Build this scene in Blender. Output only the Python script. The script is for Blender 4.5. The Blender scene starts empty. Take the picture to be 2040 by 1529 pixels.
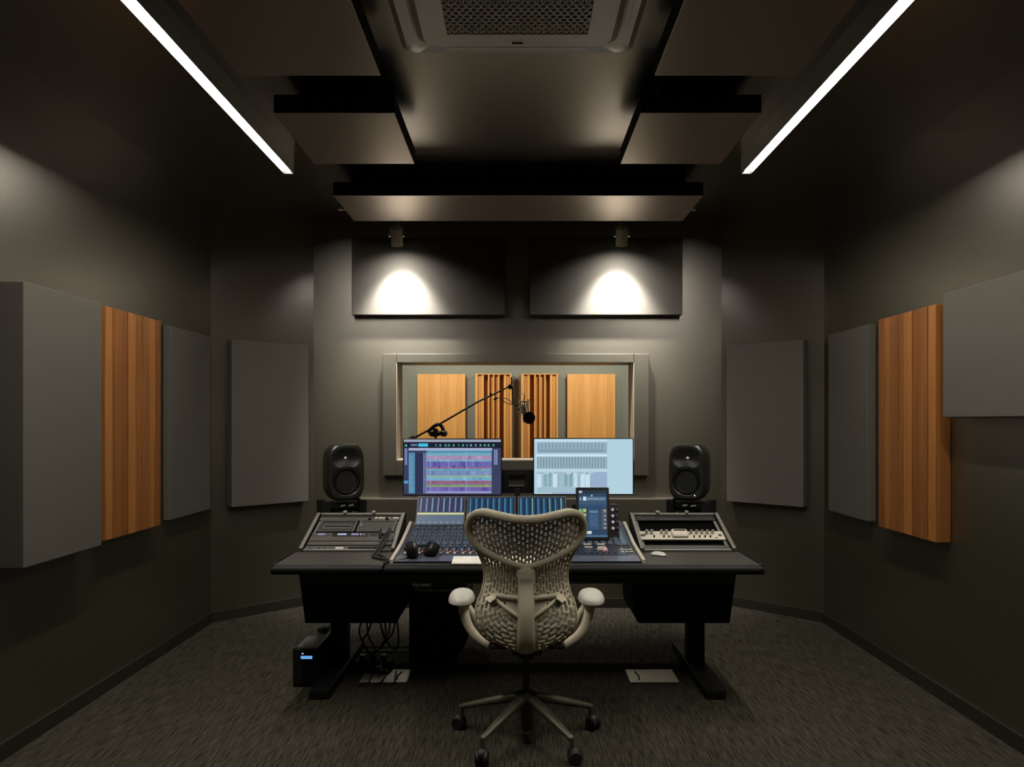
import bpy, bmesh, math, random
from mathutils import Vector, Matrix

random.seed(7)
sc = bpy.context.scene
COL = sc.collection
PI = math.pi

# ------------------------------------------------------------------ camera, world, exposure
F, CX, CY, H = 1480.0, 1031.0, 840.0, 1.43       # focal length (px), vanishing point (px), eye height (m)
W, HH = 2040.0, 1529.0
cam_d = bpy.data.cameras.new('camera')
cam = bpy.data.objects.new('camera', cam_d); COL.objects.link(cam)
cam_d.sensor_width = 36.0; cam_d.sensor_fit = 'HORIZONTAL'
cam_d.lens = F / W * 36.0
cam_d.shift_x = -(CX - W / 2) / W
cam_d.shift_y = (CY - HH / 2) / W
cam_d.clip_start = 0.05
cam.location = (0, 0, H); cam.rotation_euler = (PI / 2, 0, 0)
sc.camera = cam

world = bpy.data.worlds.new('world'); sc.world = world; world.use_nodes = True
world.node_tree.nodes['Background'].inputs[0].default_value = (0.01, 0.01, 0.01, 1)
world.node_tree.nodes['Background'].inputs[1].default_value = 0.0

vs = sc.view_settings
sc.display_settings.display_device = 'sRGB'
vs.view_transform = 'Standard'; vs.look = 'None'; vs.gamma = 1.0; vs.use_curve_mapping = False
vs.exposure = 0.0
sc.cycles.max_bounces = 10; sc.cycles.diffuse_bounces = 6; sc.cycles.glossy_bounces = 4
sc.cycles.sample_clamp_indirect = 4.0
sc.cycles.caustics_reflective = False; sc.cycles.caustics_refractive = False

STRIP_L = 165.0          # radiance of the ceiling light lines
SPOT_W = 410.0
BOOTH_W = 170.0
STRIP_C = (1.0, 0.93, 0.82)
SPOT_C = (1.0, 0.945, 0.90)

def at(px, py, Y):
    """point seen at pixel (px, py) on the plane Y metres in front of the camera"""
    return Vector(((px - CX) * Y / F, Y, H - (py - CY) * Y / F))

# ------------------------------------------------------------------ materials
def lin(c):
    c = c / 255.0
    return c / 12.92 if c <= 0.04045 else ((c + 0.055) / 1.055) ** 2.4
def srgb(r, g, b): return (lin(r), lin(g), lin(b))

def mat(name, color, rough=0.5, metal=0.0, var=0.08, nscale=30.0, bump=0.0, bscale=400.0, stretch=(1, 1, 1), spec=0.5, coat=0.0, ior=1.5, tint=None):
    m = bpy.data.materials.new(name); m.use_nodes = True
    nt = m.node_tree; b = nt.nodes['Principled BSDF']
    b.inputs['Roughness'].default_value = rough
    b.inputs['Metallic'].default_value = metal
    b.inputs['Specular IOR Level'].default_value = spec
    b.inputs['IOR'].default_value = ior
    if tint: b.inputs['Specular Tint'].default_value = (*tint, 1)
    if coat: b.inputs['Coat Weight'].default_value = coat
    tc = nt.nodes.new('ShaderNodeTexCoord'); mp = nt.nodes.new('ShaderNodeMapping')
    mp.inputs['Scale'].default_value = stretch
    nt.links.new(tc.outputs['Object'], mp.inputs['Vector'])
    n = nt.nodes.new('ShaderNodeTexNoise'); n.inputs['Scale'].default_value = nscale; n.inputs['Detail'].default_value = 3
    nt.links.new(mp.outputs['Vector'], n.inputs['Vector'])
    r = nt.nodes.new('ShaderNodeValToRGB')
    r.color_ramp.elements[0].position = 0.3; r.color_ramp.elements[1].position = 0.7
    r.color_ramp.elements[0].color = [max(0, c * (1 - var)) for c in color] + [1]
    r.color_ramp.elements[1].color = [c * (1 + var) for c in color] + [1]
    nt.links.new(n.outputs['Fac'], r.inputs['Fac']); nt.links.new(r.outputs['Color'], b.inputs['Base Color'])
    if bump:
        n2 = nt.nodes.new('ShaderNodeTexNoise'); n2.inputs['Scale'].default_value = bscale
        nt.links.new(mp.outputs['Vector'], n2.inputs['Vector'])
        bp = nt.nodes.new('ShaderNodeBump'); bp.inputs['Strength'].default_value = bump; bp.inputs['Distance'].default_value = 0.002
        nt.links.new(n2.outputs['Fac'], bp.inputs['Height']); nt.links.new(bp.outputs['Normal'], b.inputs['Normal'])
    return m

def emit(name, color, strength):
    m = bpy.data.materials.new(name); m.use_nodes = True
    nt = m.node_tree; nt.nodes.remove(nt.nodes['Principled BSDF'])
    e = nt.nodes.new('ShaderNodeEmission'); e.inputs[0].default_value = (*color, 1); e.inputs[1].default_value = strength
    nt.links.new(e.outputs[0], nt.nodes['Material Output'].inputs[0])
    return m

def wood(name, dark, light, scale=1.0, isl=0.35):
    m = bpy.data.materials.new(name); m.use_nodes = True
    nt = m.node_tree; b = nt.nodes['Principled BSDF']; b.inputs['Roughness'].default_value = 0.45
    tc = nt.nodes.new('ShaderNodeTexCoord'); mp = nt.nodes.new('ShaderNodeMapping')
    mp.inputs['Scale'].default_value = (60 * scale, 60 * scale, 1.6 * scale)
    nt.links.new(tc.outputs['Object'], mp.inputs['Vector'])
    n = nt.nodes.new('ShaderNodeTexNoise'); n.inputs['Scale'].default_value = 1.0; n.inputs['Detail'].default_value = 5; n.inputs['Distortion'].default_value = 0.6
    nt.links.new(mp.outputs['Vector'], n.inputs['Vector'])
    g = nt.nodes.new('ShaderNodeNewGeometry')
    mx = nt.nodes.new('ShaderNodeMath'); mx.operation = 'MULTIPLY_ADD'
    mx.inputs[1].default_value = isl; mx.inputs[2].default_value = -isl/2
    nt.links.new(g.outputs['Random Per Island'], mx.inputs[0])
    ad = nt.nodes.new('ShaderNodeMath'); ad.operation = 'ADD'
    nt.links.new(n.outputs['Fac'], ad.inputs[0]); nt.links.new(mx.outputs[0], ad.inputs[1])
    r = nt.nodes.new('ShaderNodeValToRGB')
    r.color_ramp.elements[0].position = 0.2; r.color_ramp.elements[1].position = 0.85
    r.color_ramp.elements[0].color = (*dark, 1); r.color_ramp.elements[1].color = (*light, 1)
    nt.links.new(ad.outputs[0], r.inputs['Fac']); nt.links.new(r.outputs['Color'], b.inputs['Base Color'])
    return m

def carpet_mat():
    m = bpy.data.materials.new('carpet'); m.use_nodes = True
    nt = m.node_tree; b = nt.nodes['Principled BSDF']; b.inputs['Roughness'].default_value = 0.95; b.inputs['Specular IOR Level'].default_value = 0.1
    tc = nt.nodes.new('ShaderNodeTexCoord')
    def noise(sx, sy, det):
        mp = nt.nodes.new('ShaderNodeMapping'); mp.inputs['Scale'].default_value = (sx, sy, 1)
        nt.links.new(tc.outputs['Object'], mp.inputs['Vector'])
        n = nt.nodes.new('ShaderNodeTexNoise'); n.inputs['Scale'].default_value = 1.0; n.inputs['Detail'].default_value = det; n.inputs['Roughness'].default_value = 0.6
        nt.links.new(mp.outputs['Vector'], n.inputs['Vector']); return n
    a = noise(135, 8, 3); c = noise(420, 210, 2)
    mix = nt.nodes.new('ShaderNodeMath'); mix.operation = 'MULTIPLY_ADD'; mix.inputs[1].default_value = 0.35
    nt.links.new(c.outputs['Fac'], mix.inputs[0]); nt.links.new(a.outputs['Fac'], mix.inputs[2])
    r = nt.nodes.new('ShaderNodeValToRGB')
    r.color_ramp.elements[0].position = 0.50; r.color_ramp.elements[1].position = 0.86
    r.color_ramp.elements[0].color = (*CARPET_D, 1); r.color_ramp.elements[1].color = (*CARPET_L, 1)
    nt.links.new(mix.outputs[0], r.inputs['Fac']); nt.links.new(r.outputs['Color'], b.inputs['Base Color'])
    bp = nt.nodes.new('ShaderNodeBump'); bp.inputs['Strength'].default_value = 0.5; bp.inputs['Distance'].default_value = 0.004
    nt.links.new(mix.outputs[0], bp.inputs['Height']); nt.links.new(bp.outputs['Normal'], b.inputs['Normal'])
    return m

def screen_mat():
    m = bpy.data.materials.new('lit_screen'); m.use_nodes = True
    nt = m.node_tree; b = nt.nodes['Principled BSDF']
    b.inputs['Base Color'].default_value = (0.01, 0.01, 0.012, 1); b.inputs['Roughness'].default_value = 0.25
    a = nt.nodes.new('ShaderNodeAttribute'); a.attribute_name = 'Col'
    nt.links.new(a.outputs['Color'], b.inputs['Emission Color']); b.inputs['Emission Strength'].default_value = 1.0
    return m

def glass_mat():
    m = bpy.data.materials.new('window_glass'); m.use_nodes = True
    nt = m.node_tree; nt.nodes.remove(nt.nodes['Principled BSDF'])
    t = nt.nodes.new('ShaderNodeBsdfTransparent'); t.inputs[0].default_value = (0.95, 0.97, 0.95, 1)
    g = nt.nodes.new('ShaderNodeBsdfGlossy'); g.inputs['Roughness'].default_value = 0.02
    fr = nt.nodes.new('ShaderNodeFresnel'); fr.inputs[0].default_value = 1.25
    mx = nt.nodes.new('ShaderNodeMixShader')
    nt.links.new(fr.outputs[0], mx.inputs[0]); nt.links.new(t.outputs[0], mx.inputs[1]); nt.links.new(g.outputs[0], mx.inputs[2])
    nt.links.new(mx.outputs[0], nt.nodes['Material Output'].inputs[0])
    return m

CARPET_D, CARPET_L = (0.010, 0.0090, 0.0055), (0.062, 0.0565, 0.041)
M = {}
M['wall'] = mat('grey_wall_paint', (0.0150, 0.0138, 0.0050), 0.36, ior=2.6, tint=(1.0, 0.94, 0.85), var=0.02, nscale=3, bump=0.03, bscale=180)
M['ceiling'] = mat('dark_ceiling_paint', (0.009, 0.0078, 0.0045), 0.28, ior=3.8, tint=(1.0, 0.93, 0.84), var=0.03, nscale=3, bump=0.03, bscale=180)
M['booth'] = mat('booth_wall_paint', (0.15, 0.155, 0.135), 0.6, var=0.02, nscale=3)
M['base'] = mat('baseboard_paint', (0.018, 0.0165, 0.011), 0.4, var=0.03)
M['fabric'] = mat('panel_fabric', (0.085, 0.079, 0.066), 0.9, var=0.08, nscale=500, bump=0.25, bscale=900, spec=0.2)
M['cloud'] = mat('cloud_fabric', (0.125, 0.100, 0.080), 0.30, var=0.06, nscale=500, bump=0.03, bscale=900, ior=3.8, tint=(1.0, 0.88, 0.77))
for k_, v_ in (('Sheen Weight', 0.5), ('Sheen Roughness', 0.4), ('Sheen Tint', (1.0, 0.86, 0.74, 1))):
    M['cloud'].node_tree.nodes['Principled BSDF'].inputs[k_].default_value = v_
M['wood'] = wood('diffuser_wood', (0.16, 0.054, 0.011), (0.32, 0.125, 0.030), isl=0.5)
M['boothwood'] = wood('booth_wood', (0.44, 0.195, 0.050), (0.62, 0.32, 0.10), isl=.22)
M['carpet'] = carpet_mat()
M['boothfloor'] = mat('booth_floor', (0.10, 0.09, 0.07), 0.8)
M['glass'] = glass_mat()
M['screen'] = screen_mat()
M['black'] = mat('black_plastic', (0.005, 0.005, 0.005), 0.42, var=0.1)
M['matte'] = mat('matte_black', (0.003, 0.003, 0.003), 0.75, var=0.1, spec=0.2)
M['deskblack'] = mat('desk_black', (0.004, 0.004, 0.004), 0.6, var=0.15, spec=0.2)
M['desktop'] = mat('desk_leather', (0.034, 0.032, 0.027), 0.5, var=0.1, nscale=200, bump=0.15, bscale=700)
M['apron'] = mat('desk_rail', (0.030, 0.029, 0.020), 0.5)
M['rackgrey'] = mat('rack_metal', (0.075, 0.072, 0.062), 0.45, metal=0.3)
M['bayshade'] = mat('rack_bay_shade', (0.0012, 0.0012, 0.0012), 0.9, spec=0.05)
M['rail'] = mat('rack_rail', (0.17, 0.165, 0.145), 0.4, metal=0.2)
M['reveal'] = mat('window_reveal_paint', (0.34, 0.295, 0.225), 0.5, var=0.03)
M['steel'] = mat('brushed_steel', (0.45, 0.44, 0.42), 0.35, metal=0.9)
M['greyface'] = mat('grey_faceplate', (0.055, 0.053, 0.048), 0.5)
M['darkface'] = mat('dark_faceplate', (0.020, 0.020, 0.018), 0.5)
M['whiteface'] = mat('cream_faceplate', (0.50, 0.46, 0.38), 0.4, var=0.04)
M['white'] = mat('white_plastic', (0.52, 0.50, 0.47), 0.35, var=0.03)
M['keywhite'] = mat('key_white', (0.86, 0.84, 0.78), 0.35, var=0.02)
M['fixture'] = mat('grey_lamp_metal', (0.72, 0.70, 0.58), 0.4, var=0.04)
M['acwhite'] = mat('air_unit_plastic', (0.84, 0.76, 0.66), 0.33, var=0.03, ior=2.6)
M['chair'] = mat('chair_shell', (0.52, 0.47, 0.35), 0.5, var=0.03, nscale=15)
M['seat'] = mat('seat_mesh', (0.030, 0.026, 0.018), 0.9, var=0.15, nscale=300)
M['armpad'] = mat('arm_pad', (0.50, 0.49, 0.44), 0.42, var=0.03)
M['chairmetal'] = mat('chair_base', (0.07, 0.066, 0.042), 0.35, metal=0.2)
M['pole'] = mat('gas_lift', (0.03, 0.028, 0.02), 0.4, metal=0.3)
M['rubber'] = mat('rubber', (0.004, 0.004, 0.0045), 0.6)
M['console'] = mat('console_navy', (0.013, 0.016, 0.030), 0.32, var=0.08)
M['lip'] = mat('console_lip', (0.075, 0.080, 0.11), 0.28, var=0.04)
M['cheek'] = mat('console_cheek', (0.42, 0.38, 0.31), 0.4)
M['knob'] = mat('dark_knob', (0.060, 0.085, 0.115), 0.35)
M['orange'] = mat('orange_key', (0.50, 0.10, 0.03), 0.5)
M['magenta'] = mat('magenta_key', (0.30, 0.02, 0.12), 0.5)
M['plate'] = mat('floor_plate', (0.20, 0.185, 0.15), 0.4, metal=0.5)
M['cable'] = mat('black_cable', (0.008, 0.008, 0.007), 0.55)
M['browncable'] = mat('worn_cable', (0.022, 0.019, 0.012), 0.6)
M['driver'] = mat('speaker_cone', (0.002, 0.002, 0.002), 0.8, spec=0.2)
M['spk'] = mat('speaker_shell', (0.0085, 0.009, 0.0065), 0.40)
M['subtop'] = mat('grey_top_edge', (0.50, 0.48, 0.44), 0.5)
M['pink'] = mat('pink_knob', (0.55, 0.35, 0.38), 0.4)
M['strip'] = emit('light_line', STRIP_C, STRIP_L)
M['lens'] = emit('spot_lens', SPOT_C, 20.0)
M['ledw'] = emit('white_led', (1.0, 0.95, 0.75), 1.2)
M['ledb'] = emit('blue_led', (0.16, 0.45, 0.95), 0.9)
M['ledp'] = emit('violet_led', (0.55, 0.50, 0.85), 0.5)
M['ledblue2'] = emit('pale_blue_led', (0.55, 0.65, 0.95), 0.7)
M['ledpink'] = emit('pink_led', (0.75, 0.55, 0.72), 0.55)

# ------------------------------------------------------------------ mesh builder
class MB:
    def __init__(s): s.bm = bmesh.new(); s.wn = False
    def _mi(s, faces, mi):
        for f in faces: f.material_index = mi
    def box(s, x0, x1, y0, y1, z0, z1, bev=0.0, seg=2, mi=0, mtx=None):
        vs_ = [s.bm.verts.new(Vector(p)) for p in ((x0,y0,z0),(x1,y0,z0),(x1,y1,z0),(x0,y1,z0),(x0,y0,z1),(x1,y0,z1),(x1,y1,z1),(x0,y1,z1))]
        fs = [s.bm.faces.new([vs_[i] for i in q]) for q in ((3,2,1,0),(4,5,6,7),(0,1,5,4),(1,2,6,5),(2,3,7,6),(3,0,4,7))]
        s._mi(fs, mi)
        if mtx is not None:
            for v in vs_: v.co = mtx @ v.co
        if bev > 0:
            s.wn = True
            es = list({e for f in fs for e in f.edges})
            r = bmesh.ops.bevel(s.bm, geom=es, offset=bev, segments=seg, profile=0.5, affect='EDGES', clamp_overlap=True)
            s._mi(r['faces'], mi)
        return s
    def prism(s, poly, fn, d0, d1, mi=0):
        """extrude a 2D polygon; fn(a, b, d) -> 3D point"""
        a = [s.bm.verts.new(fn(p[0], p[1], d0)) for p in poly]
        b = [s.bm.verts.new(fn(p[0], p[1], d1)) for p in poly]
        n = len(poly); fs = [s.bm.faces.new(a[::-1]), s.bm.faces.new(b)]
        for i in range(n): fs.append(s.bm.faces.new([a[i], a[(i+1) % n], b[(i+1) % n], b[i]]))
        s._mi(fs, mi); return s
    def tube(s, pts, r, seg=10, smooth=0, flat=1.0, mi=0, caps=True, up=None):
        pts = [Vector(p) for p in pts]
        rr = list(r) if isinstance(r, (list, tuple)) else [r] * len(pts)
        if smooth:
            P, R = [], []
            n = len(pts)
            for i in range(n - 1):
                p0, p1, p2, p3 = pts[max(i-1,0)], pts[i], pts[i+1], pts[min(i+2,n-1)]
                for k in range(smooth):
                    t = k / smooth
                    P.append(0.5 * ((2*p1) + (p2-p0)*t + (2*p0-5*p1+4*p2-p3)*t*t + (3*p1-p0-3*p2+p3)*t**3))
                    R.append(rr[i] * (1-t) + rr[i+1] * t)
            P.append(pts[-1]); R.append(rr[-1]); pts, rr = P, R
        rings = []; nrm = None
        for i, p in enumerate(pts):
            t = (pts[min(i+1, len(pts)-1)] - pts[max(i-1, 0)])
            t = t.normalized() if t.length > 1e-9 else Vector((0,0,1))
            if nrm is None:
                ref = Vector(up) if up else (Vector((0,0,1)) if abs(t.z) < 0.9 else Vector((0,1,0)))
                nrm = (ref - t * ref.dot(t)).normalized()
            else:
                ref = Vector(up) if up else nrm
                q = ref - t * ref.dot(t)
                nrm = q.normalized() if q.length > 1e-6 else nrm
            bn = t.cross(nrm)
            rings.append([s.bm.verts.new(p + nrm * math.cos(2*PI*k/seg) * rr[i] * flat + bn * math.sin(2*PI*k/seg) * rr[i]) for k in range(seg)])
        fs = []
        for a, b in zip(rings, rings[1:]):
            for k in range(seg): fs.append(s.bm.faces.new([a[k], a[(k+1) % seg], b[(k+1) % seg], b[k]]))
        if caps: fs += [s.bm.faces.new(rings[0][::-1]), s.bm.faces.new(rings[-1])]
        s._mi(fs, mi); return s
    def cyl(s, p0, p1, r0, r1=None, seg=20, mi=0):
        return s.tube([p0, p1], [r0, r0 if r1 is None else r1], seg=seg, mi=mi)
    def lathe(s, prof, c, axis, seg=28, mi=0, sx=1.0, caps=True):
        """prof: (radius, height along axis)"""
        ax = Vector(axis).normalized(); c = Vector(c)
        ref = Vector((0,0,1)) if abs(ax.z) < 0.9 else Vector((1,0,0))
        u = (ref - ax * ref.dot(ax)).normalized(); w = ax.cross(u)
        rings = [[s.bm.verts.new(c + ax*h + u*math.cos(2*PI*k/seg)*max(r,1e-5) + w*math.sin(2*PI*k/seg)*max(r,1e-5)*sx) for k in range(seg)] for r, h in prof]
        fs = []
        for a, b in zip(rings, rings[1:]):
            for k in range(seg): fs.append(s.bm.faces.new([a[k], a[(k+1) % seg], b[(k+1) % seg], b[k]]))
        if caps: fs += [s.bm.faces.new(rings[0][::-1]), s.bm.faces.new(rings[-1])]
        s._mi(fs, mi); return s
    def sup(s, c, a, b, d, n=2.0, nu=32, nv=20, mi=0, zmin=None, mtx=None):
        """superellipsoid"""
        def cs(t): x = math.cos(t); return math.copysign(abs(x) ** (2/n), x)
        def sn(t): x = math.sin(t); return math.copysign(abs(x) ** (2/n), x)
        rows = []
        for i in range(nv + 1):
            v = -PI/2 + PI * i / nv
            row = []
            for k in range(nu):
                u = 2*PI*k/nu
                p = Vector((a*cs(v)*cs(u), b*cs(v)*sn(u), d*sn(v)))
                if zmin is not None: p.z = max(p.z, zmin)
                if mtx is not None: p = mtx @ p
                row.append(s.bm.verts.new(Vector(c) + p))
            rows.append(row)
        fs = []
        for r0, r1 in zip(rows, rows[1:]):
            for k in range(nu): fs.append(s.bm.faces.new([r0[k], r0[(k+1) % nu], r1[(k+1) % nu], r1[k]]))
        s._mi(fs, mi); return s
    def quad(s, a, b, c, d, mi=0):
        f = s.bm.faces.new([s.bm.verts.new(Vector(p)) for p in (a, b, c, d)]); f.material_index = mi; return s

ROOTM = {}
def link(name, mb, mats, parent=None, local=False, origin=None, angle=35, doubles=0.0):
    bm = mb.bm
    if doubles: bmesh.ops.remove_doubles(bm, verts=bm.verts, dist=doubles)
    bmesh.ops.recalc_face_normals(bm, faces=bm.faces)
    me = bpy.data.meshes.new(name)
    ob = bpy.data.objects.new(name, me); COL.objects.link(ob)
    if parent is not None:
        mtx = ROOTM[parent.name]; ob.parent = parent; ROOTM[ob.name] = mtx
        if not local: bm.transform(mtx.inverted())
    else:
        if origin is None:
            xs = [v.co.x for v in bm.verts]; ys = [v.co.y for v in bm.verts]; zs = [v.co.z for v in bm.verts]
            origin = ((min(xs)+max(xs))/2, (min(ys)+max(ys))/2, min(zs))
        mtx = Matrix.Translation(Vector(origin)); ROOTM[ob.name] = mtx
        bm.transform(mtx.inverted()); ob.location = origin
    bm.to_mesh(me); bm.free()
    for m in (mats if isinstance(mats, (list, tuple)) else [mats]): me.materials.append(M[m])
    me.shade_smooth(); me.set_sharp_from_angle(angle=math.radians(angle))
    if mb.wn:
        w_ = ob.modifiers.new('flat_faces', 'WEIGHTED_NORMAL'); w_.keep_sharp = True; w_.weight = 80
    return ob

def thing(name, label, cat, loc=(0,0,0), rotz=0.0, group=None):
    o = bpy.data.objects.new(name, None); COL.objects.link(o)
    o.empty_display_size = 0.1
    o.location = loc; o.rotation_euler = (0, 0, rotz)
    o['label'] = label; o['category'] = cat
    if group: o['group'] = group
    ROOTM[o.name] = Matrix.Translation(Vector(loc)) @ Matrix.Rotation(rotz, 4, 'Z')
    return o
def tag(o, label, cat, group=None):
    o['label'] = label; o['category'] = cat
    if group: o['group'] = group
    return o
def struct(name, mb, mats, parent=None, **k):
    o = link(name, mb, mats, parent, **k)
    if parent is None: o['kind'] = 'structure'
    return o
def dup(root, loc, rotz=None, label=None):
    r = root.copy(); COL.objects.link(r); r.location = loc
    if rotz is not None: r.rotation_euler = (0, 0, rotz)
    if label: r['label'] = label
    for ch in list(root.children):
        c = ch.copy(); COL.objects.link(c); c.parent = r
        for g in list(ch.children):
            d = g.copy(); COL.objects.link(d); d.parent = c
    return r

# ------------------------------------------------------------------ room shell
XW, ZC, YB, YF, YK = 2.18, 3.0, -1.3, 5.83, 5.28      # half width, ceiling, wall behind camera, far wall, start of the angled walls
XF = 1.60
FLOOR = [(-XW, YB), (XW, YB), (XW, YK), (XF, YF), (-XF, YF), (-XW, YK)]
FLO = [(-XW-.1, YB-.1), (XW+.1, YB-.1), (XW+.1, YK+.05), (XF+.05, YF+.1), (-XF-.05, YF+.1), (-XW-.1, YK+.05)]
struct('floor', MB().prism(FLO, lambda a, b, d: Vector((a, b, d)), -0.1, 0.0), 'carpet', origin=(0, 0, 0))
struct('ceiling', MB().prism(FLO, lambda a, b, d: Vector((a, b, d)), ZC, ZC + 0.1), 'ceiling', origin=(0, 0, ZC))
struct('wall_left', MB().box(-XW-.1, -XW, YB, YK, 0, ZC), 'wall')
struct('wall_right', MB().box(XW, XW+.1, YB, YK, 0, ZC), 'wall')
struct('wall_back', MB().box(-XW-.1, XW+.1, YB-.1, YB, 0, ZC), 'wall')
for sg, nm in ((-1, 'left'), (1, 'right')):
    poly = [(sg*XW, YK), (sg*XF, YF), (sg*(XF+.05), YF+.1), (sg*(XW+.1), YK+.05)]
    struct('wall_%s_angled' % nm, MB().prism(poly, lambda a, b, d: Vector((a, b, d)), 0, ZC), 'wall')
# far wall with the control-room window
WX0, WX1, WZ0, WZ1 = -0.936, 0.901, 1.127, 1.885
YR = 6.02
fw = MB()
fw.box(-XF, WX0, YF, YR, 0, ZC).box(WX1, XF, YF, YR, 0, ZC).box(WX0, WX1, YF, YR, 0, WZ0).box(WX0, WX1, YF, YR, WZ1, ZC)
struct('wall_far', fw, 'wall')
wf = MB()
OX0, OX1, OZ0, OZ1 = -1.045, 1.018, 1.010, 1.954
YW = 5.75
wf.box(OX0, WX0, YW, YF, OZ0, OZ1, .004).box(WX1, OX1, YW, YF, OZ0, OZ1, .004)
wf.box(WX0, WX1, YW, YF, WZ1, OZ1, .004).box(WX0, WX1, YW, YF, OZ0, WZ0, .004)
win = struct('window_1', wf, 'wall')
struct('glass_pane', MB().box(WX0, WX1, 5.925, 5.935, WZ0, WZ1), 'glass', win)
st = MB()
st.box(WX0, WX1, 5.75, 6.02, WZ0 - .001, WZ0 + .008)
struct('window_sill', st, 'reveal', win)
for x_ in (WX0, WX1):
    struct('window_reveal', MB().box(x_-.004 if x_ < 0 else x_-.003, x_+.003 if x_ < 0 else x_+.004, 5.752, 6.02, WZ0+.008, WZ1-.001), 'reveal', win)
# low wall ledge behind the desk
struct('trim_1', MB().box(-1.30, 1.30, 5.70, YF, 0.0, 0.835, .004), 'wall')
def skirting(name, p, q, inx, iny):
    n = Vector((inx, iny)).normalized() * 0.014
    poly = [p, q, (q[0]+n.x, q[1]+n.y), (p[0]+n.x, p[1]+n.y)]
    struct(name, MB().prism(poly, lambda a, b, d: Vector((a, b, d)), 0.0, 0.072), 'base')
skirting('baseboard_left', (-XW, YB), (-XW, YK), 1, 0)
skirting('baseboard_right', (XW, YB), (XW, YK), -1, 0)
skirting('baseboard_left_angled', (-XW, YK), (-XF, YF), .69, -.73)
skirting('baseboard_right_angled', (XW, YK), (XF, YF), -.69, -.73)
struct('baseboard_far', MB().box(-1.29, 1.29, 5.686, 5.70, 0, .072), 'base')

# vocal booth beyond the window
BY = 9.33
struct('wall_booth_far', MB().box(-2.6, 2.6, BY, BY+.1, 0, 2.8), 'booth')
struct('wall_booth_left', MB().box(-2.7, -2.6, YR, BY, 0, 2.8), 'booth')
struct('wall_booth_right', MB().box(2.6, 2.7, YR, BY, 0, 2.8), 'booth')
struct('floor_booth', MB().box(-2.7, 2.7, YR, BY+.1, -.1, 0), 'boothfloor')
struct('ceiling_booth', MB().box(-2.7, 2.7, YR, BY+.1, 2.8, 2.9), 'booth')
struct('wall_booth_near_left', MB().box(-2.6, -XF, YR-.02, YR, 0, 2.8), 'booth')
struct('wall_booth_near_right', MB().box(XF, 2.6, YR-.02, YR, 0, 2.8), 'booth')
for i, x in enumerate((-1.0, 1.0)):
    ld = bpy.data.lights.new('booth_lamp', 'AREA'); ld.shape = 'RECTANGLE'; ld.size = 0.5; ld.size_y = 0.5
    ld.energy = BOOTH_W / 2; ld.color = (1.0, 0.90, 0.74)
    lo = bpy.data.objects.new('booth_lamp', ld); COL.objects.link(lo); lo.location = (x, 8.0, 2.78); lo.rotation_euler = (math.radians(25), 0, 0)

# ------------------------------------------------------------------ ceiling: light lines, acoustic clouds, air unit, spots
for sg, side in ((-1, 'left'), (1, 'right')):
    xc = sg * 1.345
    t = thing('linear_ceiling_light', 'long white light line along the ceiling on the %s, running above the %s wall panels' % (side, side), 'ceiling light', (xc, 2.3, ZC), group='ceiling light lines')
    hb = MB(); hb.box(xc-.030, xc+.030, 1.69, 4.37, 2.909, ZC)
    hb.box(xc-.030, xc-.0265, 1.69, 4.37, 2.886, 2.909).box(xc+.0265, xc+.030, 1.69, 4.37, 2.886, 2.909).box(xc-.0265, xc+.0265, 1.69, 1.70, 2.886, 2.909).box(xc-.0265, xc+.0265, 4.365, 4.37, 2.886, 2.909)
    for f in hb.bm.faces:
        f.normal_update(); c_ = f.calc_center_median()
        if abs(c_.x - xc) < .0285 and c_.z < 2.9095: f.material_index = 1
    link('housing', hb, ('fixture', 'matte'), t)
    for y0, y1 in ((1.70, 2.655), (2.661, 4.365)):
        link('diffuser', MB().box(xc-.0262, xc+.0262, y0, y1, 2.904, 2.9095), 'strip', t)

def cloud(x0, x1, y0, y1, z0, label, th=.085):
    t = thing('ceiling_cloud', label, 'acoustic panel', ((x0+x1)/2, (y0+y1)/2, z0), group='acoustic clouds under the ceiling')
    mb = MB(); mb.box(x0, x1, y0, y1, z0, z0+th, .004)
    for f in mb.bm.faces:
        f.normal_update()
        if f.normal.z > -.5: f.material_index = 1
    link('panel', mb, ('cloud', 'matte'), t)
    link('spacer', MB().box(x0+.10, x1-.10, y0+.06, y1-.10, z0+th-.001, ZC), 'matte', t)
cloud(-1.13, -.553, 1.81, 3.01, 2.83, 'big dark fabric ceiling cloud left of the air conditioner')
cloud(.553, 1.13, 1.81, 3.01, 2.83, 'big dark fabric ceiling cloud right of the air conditioner')
cloud(-1.107, -.558, 3.37, 4.04, 2.83, 'small square ceiling cloud beside the end of the left light line')
cloud(.558, 1.107, 3.37, 4.04, 2.83, 'small square ceiling cloud beside the end of the right light line')
cloud(-1.143, 1.153, 4.604, 5.19, 2.83, 'long wide ceiling cloud across the room in front of the two spotlights')

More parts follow.
